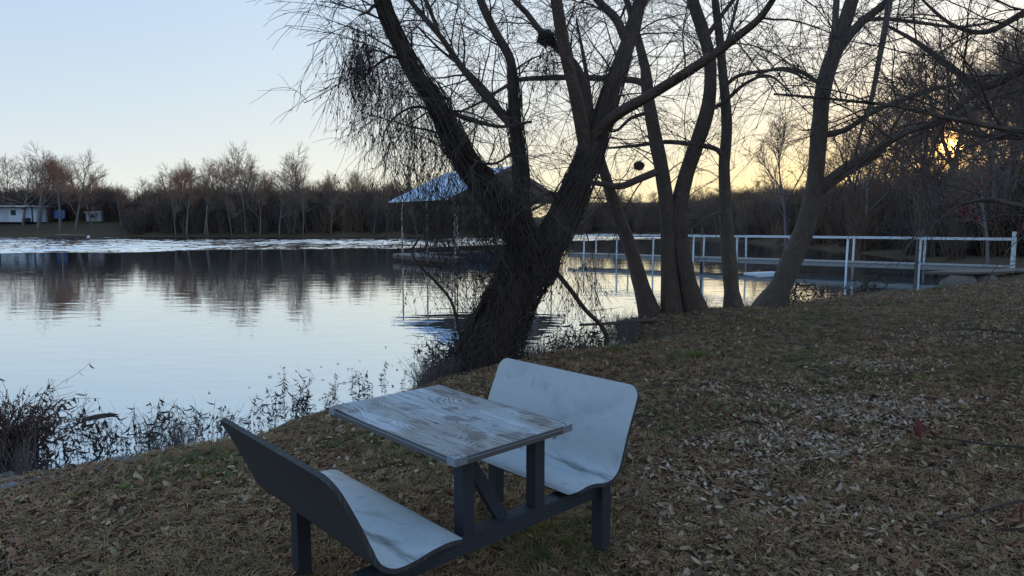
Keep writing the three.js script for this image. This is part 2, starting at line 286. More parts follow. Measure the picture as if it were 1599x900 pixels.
{ // brush that fills the woods
  const R = rng(91), g = new GB();
  for (let i = 0; i < 46; i++) {
    const b = wander(R, V3((R() - 0.5) * 0.9, -0.1, (R() - 0.5) * 0.9), V3((R() - 0.5) * 0.9, 1, (R() - 0.5) * 0.9), 1 + 1.1 * R(), 0.022, 0.008, 3, 0.2, 0); g.tube(b.pts, b.rad, 3);
    for (let k = 0; k < 6; k++) { const p = along(b, 0.25 + 0.74 * R()); g.cone(p.at, p.at.clone().addScaledVector(spread(R, p.dir, 0.4 + 0.7 * R()), 0.3 + 0.45 * R()), 0.012); }
  }
  const list = [], tones = [[0.13, 0.088, 0.068], [0.1, 0.075, 0.063], [0.18, 0.108, 0.07], [0.14, 0.102, 0.076]];
  const put = (x, d, s, h) => { const m = new THREE.Matrix4().compose(V3(x, groundH(x, d) - 0.05, -d), new THREE.Quaternion().setFromAxisAngle(V3(0, 1, 0), R() * 6.28), V3(s, s * h, s)), t = tones[Math.floor(R() * 4)], k = 0.75 + 0.5 * R(); list.push([m, rgb(t[0] * k, t[1] * k, t[2] * k)]); };
  for (let i = 0; i < 5200; i++) {   // far shore
    const x = lerp(-112, 30, R()), d = 104 + 34 * R() ** 1.3, s = shore(x, d), px = CX + (x / d) * F; if (s < (px < 205 ? 14 : 2.5) + 3 * R()) continue;
    put(x, d, 1.0 + 1.2 * R() ** 1.5, (1 + 0.6 * R()) * (px > 195 && px < 228 ? 0.6 : 1));
  }
  for (let i = 0; i < 4200; i++) { const d = lerp(27, 165, R() ** 1.4), x = lerp(14, 95, R() ** 1.5), s = shore(x, d); if (s < 0.6 || s > 45 || (d < 34 && s < 4)) continue; put(x, d, 0.8 + 1.0 * R() ** 1.5, 1 + 0.5 * R()); }
  tag(copies('woodland_brush', g.geo(), std({ color: 0xffffff, roughness: 1 }), list), 'grey-brown leafless thicket filling the woods round the lake', 'brush', null, 'stuff');
}

// ---------------------------------------------------------------- shoreline trees
const ridge = (seed) => (th, len, r) => 0.13 * (Math.abs(noise((th / 6.2832) * 11, len * 1.6, seed, 11, 0) - 0.5) * 2 - 0.4) + 0.16 * (noise((th / 6.2832) * 4, len * 1.1, seed + 5, 4, 0) - 0.5);
function limb(list, sides = 12) {   // [px, py, distance, half width in px] ...
  const pts = list.map(([x, y, d]) => P(x, y, d)), rad = list.map(([, , d, r]) => (0.66 * r * d) / F), c = new THREE.CatmullRomCurve3(pts, false, 'centripetal'), out = { pts: [], rad: [] };
  for (let k = 0; k + 1 < pts.length; k++) { const n = Math.max(2, Math.ceil(pts[k].distanceTo(pts[k + 1]) / 0.1)); for (let j = 0; j < n; j++) { out.pts.push(c.getPoint((k + j / n) / (pts.length - 1))); out.rad.push(lerp(rad[k], rad[k + 1], j / n)); } }
  out.pts.push(pts[pts.length - 1]); out.rad.push(rad[rad.length - 1]); return out;
}
// side branches and fine twigs all along a limb
function dress(R, b, br, tw, o = {}) {
  const { every = 0.3, from = 0.15, len = 1.3, droop = -0.5, r = 0.0105, lvl = 5, twl = 0.75, toward = null } = o;
  let L = 0; for (let k = 1; k < b.pts.length; k++) L += b.pts[k].distanceTo(b.pts[k - 1]);
  const n = Math.round((L * (1 - from)) / every);
  for (let i = 0; i < n; i++) {
    const p = along(b, from + (1 - from) * ((i + R()) / n)); if (p.at.y < 1.1) continue;
    const dir = spread(R, p.dir, 0.7 + 0.6 * R()); dir.y += 0.35; if (toward) dir.addScaledVector(toward, 0.5); dir.normalize();
    const B = wander(R, p.at, dir, len * (0.45 + 0.9 * R()), Math.min(r * (0.7 + 0.8 * R()), p.r * 0.6), 0.0045, 7, 0.2, droop * (0.3 + R()));
    br.tube(B.pts, B.rad, 4);
    for (let j = 0; j < lvl; j++) {
      const q = along(B, 0.15 + 0.84 * R()), C = wander(R, q.at, spread(R, q.dir, 0.4 + 0.7 * R()), twl * (0.5 + 0.9 * R()), 0.0046, 0.0022, 5, 0.2, droop * (0.6 + R()));
      tw.tube(C.pts, C.rad, 3);
      for (let k = 0; k < 4; k++) { const s = along(C, 0.1 + 0.88 * R()), D = wander(R, s.at, spread(R, s.dir, 0.35 + 0.5 * R()), twl * (0.25 + 0.5 * R()), 0.0031, 0.0014, 3, 0.2, droop); tw.tube(D.pts, D.rad, 3); }
    }
  }
}
function shoreTree(label, foot, trunkList, limbs, o = {}) {
  const t = thing('shoreline_tree', label, 'tree'), R = rng(o.seed || 1), br = new GB(), tw = new GB(), mat = o.mat || M.bark;
  const put = (name, l, k) => { const b = limb(l); const fat = Math.max(...b.rad), g = new GB(); g.tube(b.pts, b.rad, fat > 0.12 ? 22 : fat > 0.05 ? 12 : 7, { uRep: Math.max(1, Math.round(fat * 9)), vScale: 1.1, ridge: fat > 0.05 ? ridge(k * 13 + (o.seed || 1)) : null }); mesh(name, g.geo(), mat, t); return b; };
  trunkList.forEach((l, k) => put('trunk', l, k + 40));
  limbs.forEach((l, k) => { const b = put('limb', l, k); dress(R, b, br, tw, { ...o, from: k < (o.stems ?? limbs.length) ? 0.3 : 0.1 }); });
  mesh('branches', br.geo(), M.twig, t); tag(mesh('twigs', tw.geo(), M.twig, t), null, null, null, 'stuff');
  return t;
}
const willow = {
  trunk: [[735, 625, 8.7, 76], [752, 578, 8.7, 66], [772, 530, 8.7, 55], [798, 470, 8.75, 49], [825, 420, 8.8, 46], [842, 392, 8.8, 38], [850, 375, 8.8, 20]],
  left: [[846, 440, 8.78, 30], [815, 370, 8.65, 27], [775, 312, 8.4, 23], [735, 262, 8.2, 20], [705, 215, 8.05, 18], [680, 160, 7.95, 18], [648, 112, 7.85, 17], [622, 62, 7.75, 15], [600, 12, 7.65, 14], [580, -60, 7.5, 12], [545, -160, 7.4, 8], [520, -260, 7.3, 3]],
  mid: [[822, 420, 8.95, 17], [815, 330, 9.05, 15], [811, 250, 9.1, 14], [803, 190, 9.2, 13], [800, 125, 9.3, 12], [797, 95, 9.3, 11], [772, 48, 9.4, 10], [750, 0, 9.5, 9], [728, -80, 9.6, 6], [715, -180, 9.7, 3]],
  right: [[838, 430, 8.75, 36], [868, 365, 8.85, 33], [900, 295, 8.95, 29], [920, 245, 9, 27], [938, 195, 9.05, 23], [957, 135, 9.1, 20], [976, 80, 9.2, 18], [994, 22, 9.3, 16], [1010, -50, 9.4, 13], [1030, -150, 9.5, 8], [1040, -260, 9.6, 3]],
};
shoreTree('large vine-wrapped many-stemmed tree behind the table at the water edge', null, [willow.trunk], [willow.left, willow.mid, willow.right,
  [[920, 255, 9, 19], [908, 195, 8.85, 17], [896, 140, 8.7, 15], [884, 90, 8.6, 14], [873, 30, 8.5, 13], [866, -20, 8.4, 12], [860, -120, 8.2, 8], [862, -240, 8, 3]],
  [[926, 235, 9.1, 11], [919, 165, 9.15, 10], [902, 108, 9.2, 10], [870, 74, 9.2, 9.5], [845, 50, 9.2, 8], [822, 20, 9.3, 7], [803, 0, 9.3, 6], [770, -60, 9.4, 3]],
  [[918, 225, 9.0, 13], [960, 182, 8.7, 13], [1010, 152, 8.4, 12], [1060, 121, 8.1, 12], [1110, 88, 7.9, 11], [1155, 55, 7.7, 9], [1185, 30, 7.6, 8], [1207, 0, 7.5, 7], [1240, -60, 7.4, 5], [1270, -130, 7.3, 2]],
  [[806, 205, 9.2, 10], [770, 165, 9.1, 9], [722, 107, 9, 8], [690, 60, 8.9, 7], [640, 0, 8.8, 6], [600, -70, 8.7, 4], [570, -140, 8.6, 2]],
  [[790, 182, 9.2, 5], [760, 142, 9.25, 5], [720, 103, 9.3, 4.5], [690, 80, 9.3, 3], [650, 40, 9.3, 2]],
  [[688, 58, 8.9, 4], [672, 20, 8.95, 3.5], [655, -20, 9, 3]],
  [[977, 62, 9.2, 11], [962, 30, 9.3, 10], [940, 8, 9.4, 9], [915, -25, 9.4, 8], [890, -80, 9.5, 3]],
  [[682, 162, 7.95, 6], [720, 182, 8.1, 5.5], [752, 192, 8.3, 5], [785, 198, 8.6, 4], [830, 190, 8.8, 3]],
  [[715, 235, 8.1, 4], [745, 253, 8, 3.5], [775, 255, 7.9, 3], [800, 238, 7.8, 2.5]],
  [[884, 330, 8.9, 6], [860, 300, 8.7, 5], [838, 312, 8.5, 4], [815, 330, 8.4, 2.5]],
  [[612, 35, 7.7, 5], [590, 5, 7.6, 4.5], [575, 18, 7.5, 3.5], [560, 24, 7.4, 2]],
  [[640, 100, 7.85, 4], [612, 88, 7.8, 3.5], [590, 100, 7.9, 3], [572, 115, 8, 1.5]],
  [[690, 185, 8, 4], [662, 168, 7.9, 3.5], [636, 170, 7.8, 3], [610, 190, 7.7, 2], [596, 215, 7.6, 1]],
], { seed: 3, stems: 6, every: 0.14, len: 0.95, droop: -0.4, lvl: 5, twl: 0.62 });
shoreTree('three-stemmed tree in the middle of the shore group, beside the slim straight trunk', null, [], [
  [[1026, 530, 13, 42], [1018, 500, 13, 29], [1003, 450, 13, 19], [985, 390, 13, 17], [965, 335, 12.9, 15], [950, 290, 12.8, 13], [938, 250, 12.7, 11], [925, 190, 12.6, 8], [915, 110, 12.5, 5], [900, 30, 12.4, 2]],
  [[1052, 530, 13, 44], [1050, 492, 13, 29], [1045, 430, 13, 20], [1043, 350, 13, 19], [1036, 280, 13, 17], [1022, 210, 13, 15], [1012, 150, 13, 14], [1008, 110, 13, 12], [995, 55, 13.1, 9], [985, 20, 13.2, 8], [960, -60, 13.3, 5], [950, -160, 13.4, 2]],
  [[1100, 532, 13, 56], [1088, 492, 13, 35], [1073, 440, 13, 22], [1062, 380, 13, 20], [1060, 330, 13, 19], [1073, 270, 13.1, 17], [1092, 215, 13.2, 16], [1107, 160, 13.2, 15], [1109, 100, 13.2, 14], [1098, 50, 13.3, 14], [1085, 10, 13.3, 13], [1070, -50, 13.4, 10], [1058, -170, 13.5, 3]],
  [[1012, 138, 13, 8], [1000, 128, 13, 8], [950, 123, 13, 7.5], [890, 121, 12.9, 7], [850, 122, 12.9, 6.5], [810, 125, 12.8, 5.5], [785, 138, 12.8, 4], [740, 165, 12.7, 3], [700, 180, 12.6, 1.5]],
  [[1032, 266, 13, 10], [1000, 279, 12.9, 9], [970, 291, 12.8, 8], [940, 288, 12.6, 6], [900, 285, 12.5, 5], [850, 318, 12.4, 3], [820, 335, 12.3, 1.5]],
  [[958, 320, 12.9, 8], [940, 322, 12.6, 6], [915, 345, 12.5, 5], [890, 365, 12.4, 3]],
  [[1102, 175, 13.2, 6], [1130, 160, 13, 5], [1165, 130, 12.8, 4], [1200, 118, 12.6, 3], [1240, 150, 12.5, 1.5]],
  [[1105, 55, 13.3, 6], [1130, 20, 13.2, 5], [1160, -20, 13, 4], [1190, -80, 12.8, 2]],
  [[1015, 175, 13, 5], [985, 185, 13.2, 4], [960, 205, 13.4, 3], [935, 200, 13.5, 2]],
], { seed: 5, stems: 3, every: 0.25, len: 1.5, droop: -0.35, lvl: 5, twl: 0.9 });
shoreTree('slim straight grey trunk standing between the three-stemmed tree and leaning tree', null, [], [
  [[1149, 528, 13.3, 46], [1147, 492, 13.3, 29], [1143, 455, 13.3, 18], [1138, 400, 13.3, 17], [1133, 330, 13.3, 14], [1131, 260, 13.3, 13], [1135, 200, 13.3, 12], [1130, 130, 13.3, 11], [1124, 60, 13.3, 9], [1117, 0, 13.3, 8], [1112, -80, 13.3, 6], [1105, -200, 13.3, 2]],
  [[1131, 250, 13.3, 6], [1120, 234, 13.2, 6], [1085, 226, 13.1, 5.5], [1040, 222, 13.4, 5], [990, 228, 13.5, 4], [945, 232, 13.6, 2]],
  [[1135, 132, 13.3, 5], [1150, 120, 13.2, 4.5], [1185, 112, 13, 4], [1225, 110, 12.8, 3], [1270, 128, 12.6, 1.5]],
  [[1134, 330, 13.3, 4], [1115, 335, 13.1, 4], [1090, 350, 12.9, 3], [1070, 364, 12.8, 1.5]],
  [[1128, 90, 13.3, 5], [1140, 50, 13.5, 4], [1150, 10, 13.7, 3.5], [1165, -50, 13.9, 2]],
], { seed: 6, stems: 1, every: 0.28, len: 1.4, droop: -0.3, mat: M.barkGrey, twl: 0.9 });
shoreTree('thick trunk leaning right over the bank with long limbs toward the setting sun', null, [], [
  [[1188, 520, 14, 60], [1202, 483, 14, 40], [1218, 450, 14, 26], [1236, 405, 14, 24], [1258, 350, 14, 21], [1272, 290, 14, 20], [1278, 220, 14, 19], [1285, 150, 14, 18], [1297, 100, 14, 17], [1315, 50, 14, 15], [1330, 0, 14, 14], [1350, -60, 14, 11], [1380, -170, 14, 3]],
  [[1297, 95, 14, 9], [1303, 50, 14, 7.5], [1306, 10, 14.1, 7], [1308, -40, 14.2, 5], [1300, -150, 14.3, 2]],
  [[1312, 72, 14, 12], [1345, 35, 13.9, 10], [1375, 12, 13.8, 9], [1398, -12, 13.7, 8], [1440, -70, 13.5, 5], [1500, -150, 13.3, 2]],
  [[1280, 292, 14, 12], [1320, 263, 13.8, 11], [1365, 238, 13.5, 10], [1410, 208, 13.2, 8], [1450, 196, 13, 7], [1500, 180, 12.8, 6], [1560, 150, 12.5, 4], [1640, 130, 12.3, 2]],
  [[1284, 300, 14, 6], [1330, 268, 13.7, 5], [1375, 240, 13.6, 4], [1400, 190, 13.4, 3], [1430, 150, 13.2, 2]],
  [[1286, 211, 14, 8], [1320, 203, 13.8, 6.5], [1355, 180, 13.6, 6], [1390, 163, 13.4, 5.5], [1440, 145, 13.3, 5], [1490, 132, 13.2, 4], [1550, 120, 13, 2]],
  [[1392, -15, 13.7, 8], [1383, 40, 13.2, 7], [1372, 100, 13, 6], [1360, 160, 12.9, 5], [1345, 205, 12.8, 3.5], [1335, 245, 12.8, 1.5]],
  [[1282, 132, 14, 5], [1250, 112, 13.8, 4.5], [1215, 107, 13.6, 3.5], [1180, 118, 13.5, 2]],
  [[1340, 30, 13.9, 5], [1390, 30, 13.6, 4.5], [1440, 36, 13.4, 4], [1500, 42, 13.2, 3], [1570, 30, 13, 1.5]],
], { seed: 8, stems: 1, every: 0.25, len: 1.7, droop: -0.2, mat: M.barkGrey, lvl: 5, twl: 1 });
// near tree outside the frame on the right, its limbs reaching in
{
  const foot = groundH(6.6, 6.2);
  const t = shoreTree('grey near tree at the right edge whose long limbs cross the sunset', null, [], [
    [[1905, 640, 6.2, 60], [1895, 480, 6.2, 46], [1890, 330, 6.2, 42], [1880, 200, 6.2, 38], [1890, 60, 6.2, 34], [1900, -120, 6.2, 26], [1910, -320, 6.2, 10]],
    [[1880, 260, 6.2, 22], [1800, 215, 6.3, 17], [1700, 208, 6.5, 13], [1620, 212, 6.7, 9], [1560, 214, 6.9, 7], [1500, 205, 7.1, 5], [1478, 200, 7.2, 3]],
    [[1885, 120, 6.2, 24], [1780, 60, 6.5, 16], [1680, 80, 6.8, 13], [1600, 107, 7, 11], [1535, 136, 7.3, 9], [1485, 105, 7.5, 7], [1430, 65, 7.7, 5], [1385, 40, 7.9, 3]],
    [[1700, 208, 6.5, 8], [1600, 205, 6.4, 7], [1500, 188, 6.4, 6], [1440, 175, 6.5, 5], [1395, 165, 6.6, 4], [1330, 158, 6.7, 3.5], [1260, 151, 6.8, 3], [1208, 147, 6.9, 2.5]],
    [[1890, 0, 6.2, 20], [1780, -60, 6.4, 14], [1680, -20, 6.6, 10], [1600, 20, 6.8, 8], [1540, 50, 7, 6], [1490, 40, 7.2, 4], [1420, -20, 7.4, 2]],
    [[1885, 300, 6.2, 16], [1780, 330, 6.1, 10], [1690, 325, 6, 8], [1600, 322, 6, 6], [1545, 312, 6.1, 5], [1500, 318, 6.2, 3], [1470, 322, 6.2, 1.5]],
    [[1535, 136, 7.3, 6], [1500, 165, 7.3, 6], [1450, 195, 7.2, 5], [1400, 215, 7.2, 4], [1340, 250, 7.2, 2]],
  ], { seed: 12, stems: 1, every: 0.17, len: 1.0, droop: -0.1, mat: M.barkGrey, lvl: 5, twl: 0.6, toward: V3(-0.6, 0, 0) });
  const R = rng(33), red = new GB();
  for (const [px, py, d, n] of [[1505, 318, 6.2, 8], [1515, 325, 6.15, 6], [1535, 280, 6.1, 3], [1500, 130, 7.4, 3], [1480, 140, 7.5, 2], [1312, 140, 6.75, 2], [1590, 350, 6, 3]]) for (let k = 0; k < n; k++) {
    const a = P(px + (R() - 0.5) * 26, py + (R() - 0.5) * 26, d); red.leaf(a, V3((R() - 0.5), -0.9, (R() - 0.5) * 0.8).normalize(), V3(0.8, 0.1, R() - 0.5).normalize(), 0.06 + 0.05 * R(), 0.013, 0.2);
  }
  mesh('red_leaves', red.geo(), M.redLeaf, t);
}
// nests
function nest(label, at, r, seed) {
  const R = rng(seed), g = new GB(), t = thing('squirrel_nest', label, 'nest', [at.x, at.y, at.z]);
  for (let k = 0; k < 420; k++) { const q = randDir(R).multiplyScalar(r * (0.45 + 0.55 * R())); q.y *= 0.8; const d = randDir(R); d.addScaledVector(q, -d.dot(q) / q.lengthSq()).normalize(); const b = wander(R, q.clone().addScaledVector(d, -r * 0.4), d, r * (0.5 + 0.6 * R()), 0.006, 0.003, 3, 0.25, 0); g.tube(b.pts, b.rad, 3); }
  const core = new THREE.IcosahedronGeometry(r * 0.6, 3), p = core.attributes.position; for (let k = 0; k < p.count; k++) { const s = 0.85 + 0.35 * noise(p.getX(k) * 30 + 9, p.getY(k) * 30 + p.getZ(k) * 21, seed); p.setXYZ(k, p.getX(k) * s, p.getY(k) * s, p.getZ(k) * s); } core.computeVertexNormals();
  mesh('leaf_ball', core, M.deadLeaf, t); tag(mesh('sticks', g.geo(), M.vine, t), null, null, null, 'stuff');
}
nest('dark ball of sticks and leaves lodged in the high fork', P(853, 60, 9.15), 0.13, 4);
nest('small dark nest hanging among twigs left of the three-stemmed tree', P(998, 259, 12.8), 0.1, 6);

// ---------------------------------------------------------------- vines on the big tree
{
  const R = rng(21), g = new GB(), lf = new GB(), T = limb(willow.trunk), L = limb(willow.left), Rt = limb(willow.right), Md = limb(willow.mid);
  const t = thing('dry_vine', 'dense dry brown vines wrapping and hanging from the big tree', 'vine'); t.userData.kind = 'stuff';
  const cling = (b, t0, t1, n, off) => { for (let i = 0; i < n; i++) {   // climbing strands
    let s = lerp(t0, t1, R()), th = R() * 6.28; const pts = [], rad = [], m = 9, ds = (0.1 + 0.22 * R()) * (R() < 0.7 ? 1 : -1) / m, dth = (R() - 0.5) * 2.4 / m, r0 = 0.003 + 0.006 * R() ** 2, o = off * (0.02 + R());
    for (let k = 0; k <= m; k++) { const p = along(b, clamp(s, 0, 0.999)), u = V3(1, 0, 0).addScaledVector(p.dir, -p.dir.x).normalize(), w = V3().crossVectors(p.dir, u), rr = p.r * 1.02 + o * (0.6 + 0.7 * noise(k * 0.7, i, 9));
      pts.push(p.at.clone().addScaledVector(u, Math.cos(th) * rr).addScaledVector(w, Math.sin(th) * rr)); rad.push(r0); s += ds; th += dth + (R() - 0.5) * 0.22; }
    g.tube(pts, rad, 4);
    if (R() < 0.75) for (let k = 0; k < 3; k++) { const q = pts[Math.floor(R() * m)]; lf.leaf(q, V3(R() - 0.5, -0.8, R() - 0.5).normalize(), randDir(R), 0.03 + 0.04 * R(), 0.011, 0.7); }
  } };
  cling(T, 0.02, 0.95, 900, 0.12); cling(L, 0, 0.32, 420, 0.08); cling(Rt, 0, 0.25, 240, 0.05); cling(Md, 0, 0.3, 140, 0.05); cling(L, 0.3, 0.75, 200, 0.03);
  const hang = (x, y, d, len, spr, leafy) => {   // hanging strands with dead leaves
    const at = P(x, y, d), b = wander(R, at, V3((R() - 0.5) * spr, -0.6, (R() - 0.5) * spr), len, 0.0032, 0.0016, 9, 0.16, -0.7); g.tube(b.pts, b.rad, 3);
    for (let k = 0; k < leafy; k++) { const p = along(b, 0.1 + 0.89 * R()); lf.leaf(p.at, V3((R() - 0.5) * 0.8, -1, (R() - 0.5) * 0.8).normalize(), randDir(R), 0.025 + 0.045 * R(), 0.006 + 0.007 * R(), 0.5); }
    for (let k = 0; k < 2; k++) { const p = along(b, 0.1 + 0.8 * R()), c = wander(R, p.at, V3(R() - 0.5, -0.5, R() - 0.5), 0.2 + 0.35 * R(), 0.0024, 0.0014, 4, 0.2, -0.5); g.tube(c.pts, c.rad, 3); if (R() < 0.6) lf.leaf(along(c, 0.9).at, V3(R() - 0.5, -1, R() - 0.5).normalize(), randDir(R), 0.03 + 0.03 * R(), 0.009, 0.5); }
  };
  for (let k = 0; k < 330; k++) { const y = 50 + 260 * R(), e = interp([[70, 622], [160, 668], [240, 715], [310, 765]], y); hang(e + 4 - 115 * R() ** 1.5, y, 7.95 + (R() - 0.5) * 0.9, 0.35 + 0.8 * R(), 0.7, R() < 0.55 ? 3 : 1); }
  for (let k = 0; k < 90; k++) { const a = 6.28 * R(), q = R() ** 0.7; hang(560 + 26 * Math.cos(a) * q + 12 * R(), 72 + 50 * q * Math.sin(a), 7.6 + 0.4 * R(), 0.22 + 0.3 * R(), 0.6, 5); }
  for (let k = 0; k < 300; k++) hang(640 + 190 * R() ** 0.8, 270 + 130 * R(), 8.4 + (R() - 0.5) * 0.9, 0.35 + 0.7 * R(), 1.1, 2);
  for (let k = 0; k < 60; k++) hang(850 + 90 * R(), 395 + 60 * R(), 8.8 + (R() - 0.5) * 0.6, 0.3 + 0.6 * R(), 0.9, 2);
  for (let k = 0; k < 26; k++) hang(838 + 30 * R(), 65 + 35 * R(), 9.1 + 0.2 * R(), 0.2 + 0.35 * R(), 0.5, 4);
  for (let k = 0; k < 380; k++) { // tangle above the fork and down the trunk's left side
    const y = 330 + 250 * R(), x = interp([[330, 745], [420, 735], [500, 720], [580, 705]], y) + 70 * R(), b = wander(R, P(x, y, 8.5 + 0.5 * R()), randDir(R), 0.5 + 0.6 * R(), 0.0045, 0.002, 10, 0.42, 0); g.tube(b.pts, b.rad, 3); }
  mesh('vine_stems', g.geo(), M.vine, t); mesh('vine_leaves', lf.geo(), M.deadLeaf, t);
}
function stick(name, label, list, mat = M.bark, twigs = 0, seed = 1) {
  const t = thing(name, label, 'branch'), b = limb(list), g = new GB(), tw = new GB(), R = rng(seed); g.tube(b.pts, b.rad, 8, { vScale: 1.1, ridge: ridge(seed) }); mesh('stem', g.geo(), mat, t);
  for (let k = 0; k < twigs; k++) { const p = along(b, 0.1 + 0.85 * R()), d = spread(R, p.dir, 0.5 + 0.5 * R()); d.y = Math.abs(d.y); const c = wander(R, p.at, d, 0.25 + 0.35 * R(), Math.min(0.007, p.r * 0.7), 0.002, 5, 0.15, 0); tw.tube(c.pts, c.rad, 4); }
  if (twigs) mesh('twigs', tw.geo(), M.twig, t); return t;
}
stick('fallen_branch', 'long pale fallen branch lying across the feet of the shore trees', [[905, 508, 11.6, 3], [960, 505, 11.8, 4], [1020, 501, 12, 5.5], [1070, 504, 12.2, 6.5], [1120, 507, 12.4, 7], [1154, 504, 12.5, 5]], M.barkGrey, 7, 3);
stick('broken_branch', 'broken dark branch slanting down from the big tree into water', [[862, 418, 9, 6], [885, 445, 9.2, 6], [915, 485, 9.6, 5.5], [938, 508, 9.9, 5.5], [947, 525, 10, 6], [945, 545, 10.1, 5]], M.bark, 3, 4);
stick('bent_branch', 'thin bent branch arching left of the vine-wrapped trunk', [[655, 372, 8.9, 2], [643, 392, 8.9, 3], [652, 412, 8.85, 3], [680, 440, 8.8, 3.5], [704, 470, 8.75, 3.5], [716, 515, 8.7, 3.5], [728, 575, 8.6, 3]], M.bark, 5, 5);
stick('thin_pole_branch', 'thin dark branch leaning on the left of the big trunk', [[783, 425, 8.5, 3], [760, 455, 8.5, 4], [745, 485, 8.5, 4], [737, 510, 8.55, 3], [733, 560, 8.6, 2]], M.bark, 2, 6);

// ---------------------------------------------------------------- boathouse on the water
const roofMat = std({ color: rgb(0.5, 0.62, 0.78), metalness: 0.55, roughness: 0.32, bumpMap: tex(256, 256, (u, v) => fbm(u * 12, v * 12, 4, 8, 12)), bumpScale: 0.01 });
const wood = (r, g, b) => std({ color: rgb(r, g, b), map: tex(256, 256, (u, v) => { const k = 0.6 + 0.5 * fbm(u * 4, v * 60, 4, 15, 4, 60); return [k, k, k]; }, true), roughness: 0.9 });
const brownWood = wood(0.2, 0.125, 0.085), greyWood = wood(0.36, 0.35, 0.34), paintWood = std({ color: rgb(0.72, 0.74, 0.77), map: tex(256, 256, (u, v) => { const k = fbm(u * 10, v * 40, 4, 25, 10, 40) > 0.66 ? 0.45 : 0.93; return [k, k, k]; }, true), roughness: 0.6 });
{
  const B = V3(-2.84, 3.32, -31.9), A = V3(-6.4, 3.32, -36), Eo = V3(2.55, 3.32, -36.4), e = V3().subVectors(A, B), lenE = e.length(), gdir = V3().subVectors(Eo, B), lenG = gdir.length();
  const t = thing('boathouse', 'open boathouse with blue metal gable roof on posts over the water', 'boathouse', [B.x, 0, B.z], Math.atan2(-gdir.z, gdir.x));
  const postMat = std({ color: rgb(0.4, 0.39, 0.38), map: paintWood.map, roughness: 0.55 });
  // local axes: x along the front gable, -z (back) along the eaves
  const W = lenG, D = lenE, ey = 3.32, ry = 4.9, side = new THREE.Vector3(); void side;
  const roof = (s) => { const g = new GB(), th = 0.06, x0 = s < 0 ? -0.25 : W + 0.25, xm = W / 2, q = (x, y, z) => V3(x, y, z), drop = ((ry - ey) / (W / 2)) * 0.25;
    const a = q(x0, ey - drop, 0.2), b = q(xm, ry, 0.2), c = q(xm, ry, -D - 0.2), d = q(x0, ey - drop, -D - 0.2), dn = (p) => p.clone().setY(p.y - th), [a2, b2, c2, d2] = [a, b, c, d].map(dn);
    g.quad(a, b, c, d).quad(d2, c2, b2, a2).quad(a, a2, b2, b).quad(d, c, c2, d2).quad(a, d, d2, a2); return g.geo(); };
  for (const s of [-1, 1]) { const r = mesh('roof_sheet', roof(s), roofMat, t);
    for (let k = 0; k <= 11; k++) { const z = 0.1 - (D + 0.2) * (k / 11), x0 = s < 0 ? -0.24 : W + 0.24, dr = ((ry - ey) / (W / 2)) * 0.24; const g = new GB(); g.tube([V3(x0, ey - dr + 0.012, z), V3(W / 2, ry + 0.012, z)], [0.016, 0.016], 5); mesh('roof_rib', g.geo(), roofMat, r); } }
  for (const s of [-1, 1]) { const x0 = s < 0 ? -0.3 : W + 0.3, dr = ((ry - ey) / (W / 2)) * 0.3, g = new GB(), f = (z) => [V3(x0, ey - dr + 0.03, z), V3(W / 2, ry + 0.03, z), V3(W / 2, ry - 0.17, z), V3(x0, ey - dr - 0.17, z)], A2 = f(0.26), B2 = f(0.21); g.quad(...A2).quad(B2[3], B2[2], B2[1], B2[0]); for (let k = 0; k < 4; k++) g.quad(A2[k], A2[(k + 1) % 4], B2[(k + 1) % 4], B2[k]); mesh('rake_board', g.geo(), brownWood, t); }
  const gable = (z) => { const sh = new THREE.Shape([[0.05, ey - 0.08], [W - 0.05, ey - 0.08], [W / 2, ry - 0.1]].map(([x, y]) => new THREE.Vector2(x, y))), g = new THREE.ExtrudeGeometry(sh, { depth: 0.04, bevelEnabled: false }); g.translate(0, 0, z); return g; };
  mesh('gable_panel', gable(0.02), brownWood, t); mesh('gable_panel', gable(-D - 0.06), brownWood, t);
  for (let k = 0; k < 13; k++) { const x = 0.45 + ((W - 0.9) * k) / 12, top = ry - 0.16 - (Math.abs(x - W / 2) * (ry - ey)) / (W / 2); mesh('gable_batten', box(0.05, Math.max(0.05, top - ey + 0.08), 0.025, x, (top + ey - 0.08) / 2, 0.076), brownWood, t); }
  for (const [x, z] of [[0.3, -0.25], [W - 0.3, -0.25], [0.3, -D + 0.25], [W - 0.3, -D + 0.25], [0.3, -D / 2], [W - 0.3, -D / 2], [W / 2 + 0.4, -D + 0.25]]) { const g = new GB(); g.tube([V3(x, -1.4, z), V3(x, ey - 0.1, z)], [0.04, 0.04], 8); mesh('post', g.geo(), postMat, t); }
  for (const [w, d, x, z] of [[W, 0.09, W / 2, -0.25], [W, 0.09, W / 2, -D + 0.25], [0.09, D, 0.3, -D / 2], [0.09, D, W - 0.3, -D / 2]]) mesh('beam', box(w, 0.18, d, x, ey - 0.12, z), brownWood, t);
  for (let k = 0; k < 5; k++) mesh('rafter', box(W - 0.7, 0.1, 0.06, W / 2, ey + 0.02, -0.8 - k * ((D - 1.6) / 4)), brownWood, t);
  for (const [w, d, x, z] of [[W, 1.1, W / 2, -D + 0.3], [1.0, D - 1.2, 0.4, -D / 2 + 0.45], [1.0, D - 1.2, W - 0.4, -D / 2 + 0.45]]) { const f = mesh('deck', box(w, 0.07, d, x, 0.36, z), greyWood, t); mesh('fascia', box(w + 0.04, 0.16, d + 0.04, x, 0.24, z), brownWood, f); }
  for (const x of [0.3, W - 0.3]) mesh('guard_rail', box(0.05, 0.09, D - 0.6, x, 1.15, -D / 2), greyWood, t);
